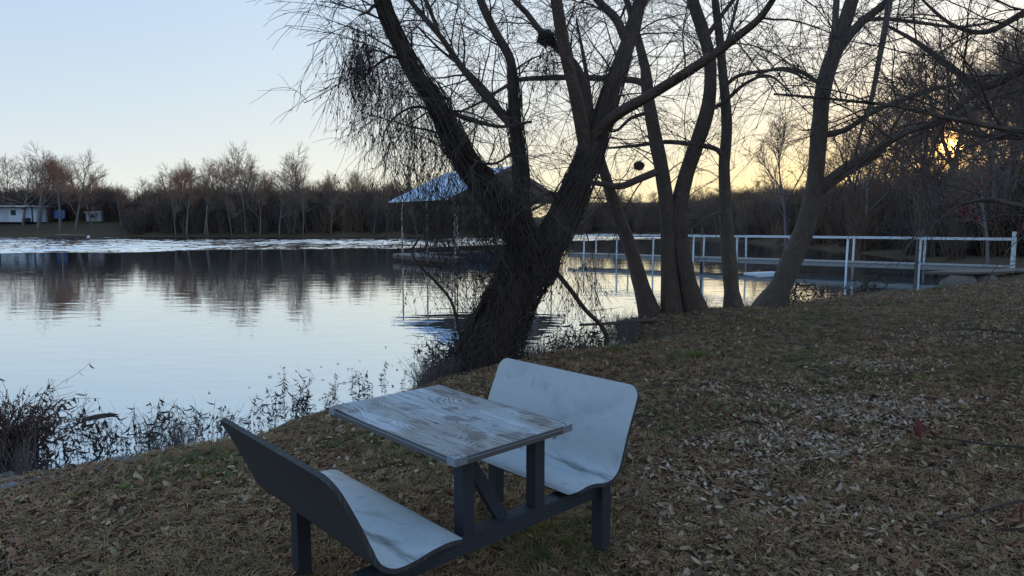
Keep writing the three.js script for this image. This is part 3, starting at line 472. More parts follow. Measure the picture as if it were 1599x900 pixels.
  const boat = thing('moored_boat', 'small blue-hulled boat with red trim moored under the boathouse roof', 'boat', [-0.9, 0, -35.2], 0.9), hull = new GB(), rowN = 14, secN = 8;
  for (let k = 0; k <= rowN; k++) { const u = k / rowN, w = 0.75 * Math.pow(Math.sin(Math.PI * (0.5 + 0.5 * clamp((u - 0.35) / 0.65))), 0.6); for (let s = 0; s <= secN; s++) { const a = (s / secN - 0.5) * Math.PI; hull.p.push(Math.sin(a) * w, 0.5 - Math.pow(Math.cos(a), 0.5) * 0.62 + 0.12 * u * u, -1.9 + 3.8 * u); hull.n.push(0, 1, 0); hull.u.push(u, s / secN); if (k && s) { const b = k * (secN + 1) + s; hull.i.push(b, b - 1, b - secN - 1, b - 1, b - secN - 2, b - secN - 1); } } }
  const hg = hull.geo(); hg.computeVertexNormals(); mesh('hull', hg, std({ color: rgb(0.06, 0.09, 0.16), roughness: 0.5, side: THREE.DoubleSide }), boat);
  for (const z of [-1, 0.1]) mesh('thwart', box(1.25, 0.04, 0.28, 0, 0.36, z), std({ color: rgb(0.3, 0.05, 0.04) }), boat);
  mesh('transom', box(1.5, 0.5, 0.05, 0, 0.22, -1.9), std({ color: rgb(0.3, 0.05, 0.04) }), boat);
}
// ---------------------------------------------------------------- walkway with white rails
{
  const a = V3(18.3, 0, -24.2), b = V3(3.6, 0, -35.6), dir = V3().subVectors(b, a), L = dir.length(); dir.normalize();
  const t = thing('dock_walkway', 'long wooden walkway with white railings leading from shore to boathouse', 'walkway', [a.x, 0, a.z], Math.atan2(-dir.z, dir.x));   // local x runs out over the water, -z is the far side
  const deckY = 0.47, Wd = 1.15, plank = new THREE.BoxGeometry(0.28, 0.035, Wd + 0.06), planks = [];
  for (let k = 0; k < Math.floor(L / 0.3); k++) mesh('plank', plank, greyWood, t).position.set(0.15 + k * 0.3, deckY + (hash(k, 3) - 0.5) * 0.008, -Wd / 2);
  void planks;
  for (const z of [-0.04, -Wd + 0.04]) { mesh('side_beam', box(L, 0.16, 0.05, L / 2, deckY - 0.1, z), greyWood, t); }
  const spots = [0.05, 2.85, 5.35, 7.55, 9.75, 11.75, 13.75, 15.7, 17.6];
  for (const z of [0.03, -Wd - 0.03]) {
    spots.forEach((x, k) => { if (x > L) return; const top = k === 0 ? 1.72 : 1.5, g = new GB(), r = k === 0 ? 0.065 : 0.042, q = V3((hash(k, z > 0 ? 1 : 2) - 0.5) * 0.05, 0, 0); g.tube([V3(x, -0.9, z), V3(x, deckY, z), V3(x, top, z).add(q), V3(x, top + 0.002, z).add(q)], [r * 0.9, r, r, 0.001], 8); mesh('rail_post', g.geo(), k % 3 === 2 ? M.white : paintWood, t);
      if (k === 1 || k === 5) { const c = new GB(); c.tube([V3(x + 0.09, -0.9, z), V3(x + 0.09, 1.78, z), V3(x + 0.09, 1.785, z)], [0.06, 0.055, 0.001], 8); mesh('piling', c.geo(), M.barkGrey, t); } });
    for (let k = 0; k + 1 < spots.length && spots[k] < L; k++) { const x0 = spots[k], x1 = Math.min(L, spots[k + 1]); mesh('top_rail', box(x1 - x0 - 0.01, 0.075, 0.05, (x0 + x1) / 2, 1.455 + (hash(k, 9) - 0.5) * 0.012, z + (z > 0 ? 0.07 : -0.07)), paintWood, t); }
  }
  const f = thing('floating_board', 'pale flat board floating in front of the walkway', 'board', [10.2, 0.02, -26.8], 0.5);
  mesh('panel', box(1.6, 0.06, 0.7), std({ color: rgb(0.55, 0.6, 0.66), roughness: 0.4 }), f); mesh('rim', box(1.64, 0.03, 0.06, 0, 0.046, 0.32), M.white, f);
  // broken concrete slab on the bank
  const s = thing('concrete_slab', 'broken pale concrete slab over the eroded bank at the walkway', 'slab'), R = rng(8);
  const sh = [[13.4, 21.5], [14.7, 21.2], [16.2, 21.7], [17.8, 22.4], [18.6, 23.0], [17.6, 23.2], [16.2, 22.7], [14.6, 22.1]], shp = new THREE.Shape(sh.map(([x, d]) => new THREE.Vector2(x, d)));
  const g = new THREE.ExtrudeGeometry(shp, { depth: 0.05, bevelSize: 0.02, bevelThickness: 0.015, bevelSegments: 2 }); g.rotateX(-Math.PI / 2); g.translate(0, 0.4, 0);
  const conc = std({ color: rgb(0.15, 0.12, 0.095), bumpMap: groundBump, bumpScale: 0.02 }); mesh('slab_top', g, conc, s);
  for (let k = 0; k < 5; k++) { const r = new THREE.IcosahedronGeometry(0.34, 2), p = r.attributes.position; for (let i = 0; i < p.count; i++) { const q = 0.7 + 0.6 * noise(p.getX(i) * 5 + k * 7, p.getZ(i) * 5 + p.getY(i) * 3, 5); p.setXYZ(i, p.getX(i) * q * 1.4, p.getY(i) * q * 0.8, p.getZ(i) * q); } r.computeVertexNormals(); r.translate(14.4 + k * 0.9, 0.08, -(21.35 + k * 0.28)); mesh('rubble', r, conc, s); }
  void R;
}
// ---------------------------------------------------------------- far shore: cabin, tarpaulin, shed
{
  const wallM = std({ color: rgb(0.62, 0.68, 0.76), bumpMap: groundBump, bumpScale: 0.01 }), dark = std({ color: rgb(0.03, 0.035, 0.045) }), roofW = std({ color: rgb(0.55, 0.56, 0.57) }), d = 117;
  const X = (px) => ((px - CX) / F) * d, c = thing('cabin', 'long low white cabin with dark-framed porch on the far shore', 'cabin', [X(18), groundH(X(18), d) + 0.1, -d]);
  mesh('wall', box(12.4, 2.5, 4, 0, 1.25, 0), wallM, c); mesh('roof', box(13.1, 0.22, 5.4, 0, 2.68, 0.4), roofW, c); mesh('fascia', box(13.14, 0.2, 0.08, 0, 2.46, 3.06), dark, c);
  for (const x of [-6, -2.2, 0.2, 6.2]) mesh('porch_post', box(0.16, 2.4, 0.16, x, 1.2, 2.95), dark, c);
  mesh('porch_rail', box(3.8, 0.09, 0.07, -4.1, 0.85, 2.98), dark, c);
  for (const [x, w, h] of [[-4.4, 0.9, 0.9], [2.3, 0.8, 0.9]]) { const wn = mesh('window', box(w, h, 0.06, x, 1.6, 2.02), dark, c); mesh('window_frame', box(w + 0.14, 0.08, 0.08, x, 1.6 + h / 2 + 0.04, 2.03), roofW, wn); }
  mesh('door', box(0.9, 1.95, 0.06, 0.9, 0.98, 2.02), roofW, c); mesh('step_box', box(1, 0.7, 0.6, 4.7, 0.35, 2.4), dark, c);
  const tp = thing('tarpaulin_shelter', 'bright blue tarpaulin shelter right of the white cabin', 'shelter', [X(92), groundH(X(92), d + 1) + 0.2, -d - 1]);
  const tg = new GB(); for (let k = 0; k < 6; k++) { const x0 = -0.9 + 0.32 * k, x1 = x0 + 0.32, s0 = 0.12 * (k % 2), s1 = 0.12 * ((k + 1) % 2); tg.quad(V3(x0, 0.4, 0.5 + s0), V3(x1, 0.4, 0.5 + s1), V3(x1, 1.9, 0.2 + s1), V3(x0, 1.9, 0.2 + s0)).quad(V3(x0, 1.9, 0.2 + s0), V3(x1, 1.9, 0.2 + s1), V3(x1, 1.8, -1.8), V3(x0, 1.8, -1.8)); } mesh('sheet', tg.geo(), std({ color: rgb(0.05, 0.15, 0.36), side: THREE.DoubleSide, roughness: 0.5 }), tp);
  for (const x of [-0.9, 1.0]) for (const z of [0.25, -1.8]) mesh('pole', box(0.06, 1.9, 0.06, x, 0.93, z), dark, tp);
  const sh = thing('shed', 'small pale weathered shed half hidden by the far trees', 'shed', [X(149), groundH(X(149), d + 1) + 0.1, -d - 1]);
  mesh('wall', box(2.6, 1.6, 2, 0, 0.8, 0), std({ color: rgb(0.32, 0.33, 0.35) }), sh); mesh('roof', box(2.9, 0.12, 2.4, 0, 1.66, 0).rotateZ(0.04), roofW, sh); mesh('window', box(0.7, 0.6, 0.05, -0.3, 0.95, 1.02), dark, sh);
  const dk = thing('shore_landing', 'low dark wooden landing with pale rail on the far shore', 'landing', [X(122) * 0.885, 0, -102.6]);
  mesh('platform', box(4.4, 0.16, 1.4, 0, 0.32, 0), brownWood, dk); mesh('edge_board', box(4.4, 0.06, 0.06, 0, 0.45, 0.72), greyWood, dk); for (const x of [-2, -0.6, 0.8, 2]) mesh('pile', box(0.12, 1.6, 0.12, x, -0.3, 0.5), brownWood, dk);
  const b = new THREE.SphereGeometry(0.2, 16, 12), by = thing('mooring_buoy', 'small white mooring buoy floating at the far landing', 'buoy', [X(137) * 0.86, 0.16, -101]); mesh('float', b, M.white, by); mesh('eye', new THREE.TorusGeometry(0.06, 0.015, 6, 12).translate(0, 0.24, 0), M.steel, by);
}

// ---------------------------------------------------------------- table with two benches on one frame
{
  const A = (43 * Math.PI) / 180, U = V3(Math.cos(A), 0, -Math.sin(A)), Vd = V3(-Math.sin(A), 0, -Math.cos(A)), gy = 0.37;
  const t = thing('picnic_table', 'weathered outdoor table with two white curved bench seats on a dark frame', 'picnic table', [-0.21, gy, -2.39], A);   // local x = across to the far bench, -z = along the seats
  void U; void Vd;
  const frame = std({ color: rgb(0.03, 0.036, 0.046), roughness: 0.55, bumpMap: barkBump, bumpScale: 0.0015 });
  // tabletop
  const grain = (u, v) => { const w = fbm(u * 1.6, v * 3.2, 3, 2), q = v * 11 + 7.5 * w + 0.5 * fbm(u * 7, v * 14, 3, 5), l = Math.abs(((q * 2.3) % 1) - 0.5) * 2, brk = fbm(u * 7, v * 26, 3, 6); return smooth(l, 0.62, 0.97) * smooth(brk, 0.42, 0.6); };
  const topTex = tex(1024, 768, (u, v) => {   // u along the length, v across
    const ln = grain(u, v), st = fbm(u * 3.5, v * 30, 4, 19), fine = fbm(u * 14, v * 150, 3, 6), cl = fbm(u * 3 + 3, v * 3.4, 4, 12), sm = fbm(u * 7 + 9, v * 8, 4, 33), br = fbm(u * 4.2 + 1, v * 7 + 4, 4, 52);
    let c = [0.63, 0.645, 0.66]; const to = (t, k) => { c = c.map((q, i) => lerp(q, t[i], clamp(k))); };
    to([0.74, 0.765, 0.79], smooth(st + 0.12 * smooth(v, 0.2, 0.03), 0.52, 0.7) * 0.8);          // paint left in streaks
    to([0.56, 0.545, 0.52], smooth(cl, 0.46, 0.66) * 0.7);                                       // paint worn to grey wood
    to([0.46, 0.42, 0.4], smooth(br, 0.62, 0.74) * 0.6);                                          // brown stains
    to([0.36, 0.325, 0.31], smooth(sm, 0.62, 0.74) * 0.55);
    to([0.27, 0.245, 0.235], ln * (0.35 + 0.5 * smooth(cl, 0.4, 0.6)));                            // open grain
    if (Math.abs(v - 0.62 - 0.03 * Math.sin(u * 9)) < 0.006 && u > 0.3 && u < 0.62) to([0.3, 0.27, 0.26], 0.6);
    return c.map((q) => q + 0.12 * (fine - 0.5));
  }, true);
  const topBump = tex(1024, 768, (u, v) => 0.75 - 0.6 * grain(u, v) + 0.25 * fbm(u * 6, v * 90, 3, 6));
  topTex.wrapS = topTex.wrapT = THREE.ClampToEdgeWrapping;
  const TW = 0.635, TL = 0.955, ty = 0.72, tg = new GB(), nx = 24, nz = 36;
  for (let j = 0; j <= nz; j++) for (let i = 0; i <= nx; i++) { const x = (i / nx) * TW, z = -(j / nz) * TL; tg.p.push(x, ty + 0.016 + (fbm(x * 4, z * 4, 3, 9) - 0.5) * 0.006 + 0.006 * (j / nz) ** 4, z); tg.n.push(0, 1, 0); tg.u.push(j / nz, i / nx); if (i && j) { const b = j * (nx + 1) + i; tg.i.push(b - nx - 2, b - nx - 1, b, b - nx - 2, b, b - 1); } }
  const tgeo = tg.geo(); tgeo.computeVertexNormals();
  const top = mesh('tabletop', tgeo, std({ map: topTex, bumpMap: topBump, bumpScale: 0.002, roughness: 0.62 }), t);
  mesh('board_core', box(TW - 0.004, 0.024, TL - 0.004, TW / 2, ty - 0.001, -TL / 2), brownWood, top);
  const edge = std({ color: rgb(0.14, 0.13, 0.13), roughness: 0.5, metalness: 0.3 }), alu = std({ color: rgb(0.42, 0.47, 0.54), metalness: 0.7, roughness: 0.38 });
  for (const [w, l, x, z] of [[TW - 0.09, 0.006, TW / 2, 0.002], [TW - 0.09, 0.006, TW / 2, -TL - 0.002], [0.006, TL - 0.09, -0.002, -TL / 2], [0.006, TL - 0.09, TW + 0.002, -TL / 2]]) { mesh('edge_strip', box(w, 0.03, l, x, ty + 0.001, z), edge, top); mesh('edge_bead', box(w > 0.1 ? w : 0.009, 0.004, l > 0.1 ? l : 0.009, x, ty + 0.006, z), alu, top); }
  for (const [x, z, sx, sz] of [[0, 0, 1, -1], [TW, 0, -1, -1], [0, -TL, 1, 1], [TW, -TL, -1, 1]]) {
    const l = 0.058, k = 0.003, o = 0.005, h = 0.03, y = ty + 0.003;
    const cap = mesh('corner_cap', mergeGeometries([box(l, h, k, x + sx * (l / 2 - o), y, z - sz * o), box(k, h, l - k, x - sx * (o - k / 2), y, z + sz * (l / 2 - o + k / 2)), box(l - 0.004, k, 0.016, x + sx * (l / 2 - o), y + h / 2, z + sz * 0.004), box(0.016, k, l - 0.02, x + sx * 0.004, y + h / 2 + 0.0008, z + sz * (l / 2 + 0.003))]), alu, top);
    for (const [ax, az] of [[0.03, 0.003], [0.003, 0.034]]) mesh('screw', new THREE.SphereGeometry(0.003, 8, 6).translate(x + sx * ax, y + h / 2 + 0.002, z + sz * az), M.steel, cap);
  }
  // bench shells
  const lamTex = tex(512, 512, (u, v) => { const a = fbm(u * 5, v * 9, 5, 44), b = fbm(u * 22, v * 30, 3, 45), sc = noise(u * 40, v * 8, 46); let k = 0.95 - 0.07 * smooth(a, 0.5, 0.8) - 0.035 * smooth(b, 0.55, 0.85) - (sc > 0.93 ? 0.06 : 0); if (noise(u * 70, v * 70, 47) > 0.985) k *= 0.7; const line = v - 0.265 - 0.02 * (fbm(u * 4, 1, 3, 48) - 0.5), dirt = smooth(Math.abs(line + 0.012 * (b - 0.5)), 0.03, 0.002) * smooth(fbm(u * 6, v * 40, 3, 49), 0.36, 0.66) * 0.24 + smooth(fbm(u * 3 + v * 5, v * 12 - u * 5, 4, 53), 0.56, 0.74) * 0.13 * smooth(v, 0.36, 0.28); k *= 1 - dirt; return [k, k * (1 - 0.06 * dirt), k * (0.985 - 0.1 * dirt)]; }, true);
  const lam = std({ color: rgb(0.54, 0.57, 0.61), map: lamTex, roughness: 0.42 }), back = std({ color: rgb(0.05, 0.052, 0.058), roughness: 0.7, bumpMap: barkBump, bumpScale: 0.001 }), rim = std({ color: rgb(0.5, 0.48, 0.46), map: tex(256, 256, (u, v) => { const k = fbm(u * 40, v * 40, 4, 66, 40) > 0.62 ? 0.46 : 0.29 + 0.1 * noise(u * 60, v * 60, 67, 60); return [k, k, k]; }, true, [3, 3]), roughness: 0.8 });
  function shell(profile, z0, z1, rc, flip) {
    const curve = new THREE.CatmullRomCurve3(profile.map(([x, y]) => V3(x, y, 0)), false, 'centripetal'), L = curve.getLength(), NS = 70, NV = 26, th = 0.019, grid = [], face = new GB(), bk = new GB(), rm = new GB(), ss = [];
    for (let k = 0; k <= NS; k++) { const q = k / NS; ss.push(q < 0.2 ? 0.12 * (1 - Math.cos((q / 0.2) * Math.PI / 2)) : q > 0.8 ? 1 - 0.12 * (1 - Math.cos(((1 - q) / 0.2) * Math.PI / 2)) : lerp(0.12, 0.88, (q - 0.2) / 0.6)); }
    for (let k = 0; k <= NS; k++) {
      const s = ss[k] * L, p = curve.getPointAt(ss[k]), tn = curve.getTangentAt(ss[k]), n = V3(-tn.y, tn.x, 0).multiplyScalar(flip); let inset = 0; const e = Math.min(s, L - s); if (e < rc) inset = rc - Math.sqrt(Math.max(0, rc * rc - (rc - e) ** 2));
      const row = []; for (let j = 0; j <= NV; j++) { const z = lerp(z0 - inset, z1 + inset, j / NV); row.push([V3(p.x, p.y, z), V3(p.x - n.x * th, p.y - n.y * th, z), (z0 - z), s]); } grid.push(row);
    }
    const emit = (g, w) => { for (let k = 0; k <= NS; k++) for (let j = 0; j <= NV; j++) { const c = grid[k][j]; g.p.push(c[w].x, c[w].y, c[w].z); g.n.push(0, 1, 0); g.u.push(c[2], c[3]); if (k && j) { const b = k * (NV + 1) + j, a = [b - NV - 2, b - NV - 1, b, b - NV - 2, b, b - 1]; g.i.push(...((flip > 0) === (w === 0) ? [a[0], a[2], a[1], a[3], a[5], a[4]] : a)); } } const q = g.geo(); q.computeVertexNormals(); return q; };
    const ring = []; for (let k = 0; k <= NS; k++) ring.push(grid[k][0]); for (let j = 1; j <= NV; j++) ring.push(grid[NS][j]); for (let k = NS - 1; k >= 0; k--) ring.push(grid[k][NV]); for (let j = NV - 1; j > 0; j--) ring.push(grid[0][j]);
    for (let k = 0; k < ring.length; k++) { const a = ring[k], b = ring[(k + 1) % ring.length]; if (a[0].distanceTo(b[0]) > 1e-6) rm.quad(a[0], b[0], b[1], a[1]); }
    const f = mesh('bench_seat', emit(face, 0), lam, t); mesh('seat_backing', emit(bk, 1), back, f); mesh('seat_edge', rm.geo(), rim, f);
    return f;
  }
  shell([[0.69, 0.385], [0.705, 0.402], [0.75, 0.418], [0.82, 0.416], [0.89, 0.402], [0.945, 0.405], [0.99, 0.438], [1.02, 0.505], [1.055, 0.6], [1.105, 0.71], [1.15, 0.815]], -0.01, -1.02, 0.065, 1);
  shell([[0.07, 0.388], [0.052, 0.405], [-0.01, 0.42], [-0.1, 0.416], [-0.19, 0.402], [-0.26, 0.405], [-0.315, 0.44], [-0.35, 0.51], [-0.395, 0.61], [-0.445, 0.71], [-0.49, 0.79]], -0.01, -1.0, 0.065, -1);
  // frame
  const bar = (name, x0, y0, z0, x1, y1, z1, w, parent = t) => { const a = V3(x0, y0, z0), b = V3(x1, y1, z1), l = a.distanceTo(b), g = box(w, w, l), m = new THREE.Matrix4().lookAt(a, b, Math.abs(b.y - a.y) / l > 0.9 ? V3(1, 0, 0) : V3(0, 1, 0)); g.applyMatrix4(m); const c = a.clone().add(b).multiplyScalar(0.5); g.translate(c.x, c.y, c.z); return mesh(name, g, frame, parent); };
  bar('rail', -0.34, 0.325, -0.13, 1.0, 0.325, -0.13, 0.07);
  const zf = -0.9;
  for (const [x, z] of [[0.975, -0.1], [1.0, zf], [-0.2, -0.1], [-0.19, zf]]) { const lg = bar('leg', x, -0.03, z, x, 0.37, z, 0.064); mesh('foot_cap', box(0.07, 0.012, 0.07, x, -0.012, z), M.steel, lg); }
  for (const x of [0.975, -0.2]) { bar('seat_bearer', x, 0.355, -0.1, x + 0.01, 0.355, zf, 0.045); for (const z of [-0.3, -0.75]) mesh('bolt', new THREE.CylinderGeometry(0.011, 0.011, 0.02, 10).translate(x, 0.385, z), M.steel, t); }
  for (const x of [0.145, 0.55]) { const po = bar('table_post', x, 0.36, -0.13, x, 0.706, -0.13, 0.058); mesh('bracket_plate', box(0.11, 0.045, 0.066, x, 0.682, -0.13), frame, po); }
  bar('brace', 0.17, 0.69, -0.175, 0.36, 0.355, -0.15, 0.05);
  bar('top_bearer', 0.06, 0.69, -0.13, 0.6, 0.69, -0.13, 0.03); bar('top_bearer', 0.145, 0.695, -0.16, 0.145, 0.695, -0.88, 0.03); bar('top_bearer', 0.55, 0.695, -0.16, 0.55, 0.695, -0.88, 0.03);
  const hk = new GB(), cv = []; for (let k = 0; k <= 14; k++) cv.push(V3(0.6 + 0.012 * Math.cos(k * 0.36), 0.69 - 0.006 * k * 0.4 - 0.012 * Math.sin(k * 0.36), -0.06)); hk.tube(cv, cv.map(() => 0.0015), 5); mesh('loose_wire', hk.geo(), M.steel, t);
}

// ---------------------------------------------------------------- ground cover
const place = (x, y, z, q, s) => new THREE.Matrix4().compose(V3(x, y, z), q, typeof s === 'number' ? V3(s, s, s) : s);
const lying = (R, tilt) => new THREE.Quaternion().setFromEuler(new THREE.Euler((R() - 0.5) * tilt, R() * 6.2832, (R() - 0.5) * tilt));
function scatter(R, n, dNear, dFar, fn) { for (let i = 0; i < n; i++) { const d = dNear * Math.pow(dFar / dNear, R()), x = (R() * 2 - 1) * (d * 0.95 + 0.9); if (shore(x, d) < 0.12) continue; fn(x, d, groundH(x, d)); } }
{
  const R = rng(101), leafG = (curl, w) => { const g = new GB(); g.leaf(V3(0, 0, 0), V3(1, 0, 0), V3(0, 0, -1), 1, w, curl); const q = g.geo(); q.translate(-0.45, 0, 0); return q; };
  const shapes = [leafG(0.25, 0.22), leafG(0.5, 0.28), leafG(-0.2, 0.17)], lists = [[], [], []];
  const tones = [[0.2, 0.096, 0.05], [0.135, 0.07, 0.042], [0.31, 0.18, 0.1], [0.25, 0.105, 0.052], [0.4, 0.28, 0.185], [0.3, 0.19, 0.115]];
  const put = (x, d, h, s, c) => { const k = Math.floor(R() * 3), v = 0.75 + 0.5 * R(); lists[k].push([place(x, h + 0.012 + 0.012 * R(), -d, lying(R, 0.9), s), rgb(c[0] * v, c[1] * v, c[2] * v)]); };
  scatter(R, 90000, 1.5, 34, (x, d, h) => { const cl = fbm(x * 0.8, d * 0.8, 3, 140) + 0.25 * (fbm(x * 3, d * 3, 2, 141) - 0.5); if (R() > smooth(cl, 0.3, 0.62) + 0.12) return; put(x, d, h, (0.02 + 0.04 * R() ** 1.5) * (1 + 0.02 * d), tones[Math.floor(R() ** 1.2 * 5.99)]); });
  // drifts of pale fallen leaves
  const drift = [[1330, 640, 1.05, 0.45, 2600], [1230, 690, 0.8, 0.42, 1700], [1170, 735, 0.8, 0.5, 700], [1370, 568, 0.9, 0.5, 700], [1520, 520, 1.6, 0.8, 700], [1240, 608, 1.2, 0.6, 600], [1440, 660, 0.7, 0.3, 300], [1250, 790, 0.9, 0.4, 350], [640, 735, 0.6, 0.3, 150]];
  for (const [px, py, rx, rd, n] of drift) { const r = rayOf(px, py), k = (EYE - 0.42) / -r.y, cx = r.x * k, cd = -r.z * k; for (let i = 0; i < n; i++) { const a = R() * 6.28, q = R() ** 0.7, x = cx + Math.cos(a) * q * rx + Math.sin(a) * q * rd * 0.6, d = cd + Math.sin(a) * q * rd; if (noise(x * 4, d * 4, 150) + 0.3 * (R() - 0.5) < 0.35) continue; put(x, d, groundH(x, d), 0.026 + 0.024 * R(), [[0.41, 0.3, 0.215], [0.48, 0.36, 0.27], [0.26, 0.165, 0.11]][Math.floor(R() * 3)]); } }
  const m = std({ color: 0xffffff, roughness: 0.8, side: THREE.DoubleSide });
  ['curled brown leaf litter covering the bank', 'broad pale and brown fallen leaves on the bank', 'narrow dry willow leaves scattered on the bank'].forEach((l, k) => tag(copies('leaf_litter', shapes[k], m, lists[k]), l, 'leaves', null, 'stuff'));
}
{
  const R = rng(102), tuft = (n, tallness, lean) => { const g = new GB(); for (let i = 0; i < n; i++) { const a = R() * 6.28, dx = Math.cos(a), dz = Math.sin(a), L = tallness * (0.5 + 0.7 * R()), ln = lean * (0.3 + R()), b = V3((R() - 0.5) * 0.05, -0.01, (R() - 0.5) * 0.05), mid = b.clone().add(V3(dx * L * ln * 0.35, L * 0.6, dz * L * ln * 0.35)), tip = b.clone().add(V3(dx * L * ln, L * (1 - 0.35 * ln), dz * L * ln)), s = V3(-dz, 0, dx).multiplyScalar(0.0017 + 0.0012 * R()); g.quad(b.clone().sub(s), b.clone().add(s), mid.clone().addScaledVector(s, 0.8), mid.clone().addScaledVector(s, -0.8)).tri(mid.clone().addScaledVector(s, -0.8), mid.clone().addScaledVector(s, 0.8), tip); } return g.geo(); };
  const short = tuft(16, 0.045, 1.4), tallT = tuft(14, 0.1, 0.9), m = std({ color: 0xffffff, side: THREE.DoubleSide, roughness: 0.9 }), A = [], B = [];
  const dry = [[0.28, 0.165, 0.075], [0.21, 0.122, 0.058], [0.33, 0.205, 0.095], [0.17, 0.1, 0.045]], green = [[0.13, 0.135, 0.03], [0.18, 0.165, 0.04], [0.09, 0.11, 0.028]];
  scatter(R, 38000, 1.5, 30, (x, d, h) => { const gr = fbm(x * 0.9 + 5, d * 0.9, 3, 160) + 0.3 * (noise(x * 5, d * 5, 161) - 0.5), g = R() < smooth(gr, 0.56, 0.76) * 0.55, c = (g ? green : dry)[Math.floor(R() * 3)], v = 0.75 + 0.5 * R(); A.push([place(x, h, -d, lying(R, 0.3), (0.8 + 0.8 * R()) * (1 + 0.02 * d)), rgb(c[0] * v, c[1] * v, c[2] * v)]); });
  scatter(R, 2600, 1.6, 30, (x, d, h) => { const gr = fbm(x * 0.9 + 5, d * 0.9, 3, 160); if (R() > smooth(gr, 0.52, 0.75)) return; const c = green[Math.floor(R() * 3)]; B.push([place(x, h, -d, lying(R, 0.3), 0.5 + 0.6 * R()), rgb(...c)]); });
  for (let q = 0; q < 120; q++) { const d = 1.9 * Math.pow(9, R()), x = (R() * 2 - 1) * (d * 0.85 + 0.4); if (shore(x, d) < 0.3) continue; const n = 3 + Math.floor(R() * 7); for (let i = 0; i < n; i++) { const X = x + (R() - 0.5) * 0.14, D = d + (R() - 0.5) * 0.12, c = green[Math.floor(R() * 3)]; B.push([place(X, groundH(X, D), -D, lying(R, 0.4), 0.4 + 0.35 * R()), rgb(c[0] * 1.1, c[1], c[2])]); } }
  for (const [px, py, n] of [[1075, 552, 40], [1180, 500, 26], [985, 540, 26], [1465, 447, 30], [870, 850, 120], [830, 830, 60], [660, 705, 16], [900, 800, 20]]) { const r = rayOf(px, py), k = (EYE - 0.4) / -r.y; for (let i = 0; i < n; i++) { const x = r.x * k + (R() - 0.5) * 0.55, d = -r.z * k + (R() - 0.5) * 0.45, c = green[Math.floor(R() * 3)]; B.push([place(x, groundH(x, d), -d, lying(R, 0.3), (0.5 + 0.6 * R()) * (n > 50 ? 0.75 : 1.3)), rgb(c[0], c[1], c[2])]); } }
  tag(copies('dry_grass', short, m, A), 'short matted dry grass over the bank', 'grass', null, 'stuff'); tag(copies('green_grass', tallT, m, B), 'sparse green grass tufts among the litter', 'grass', null, 'stuff');
}
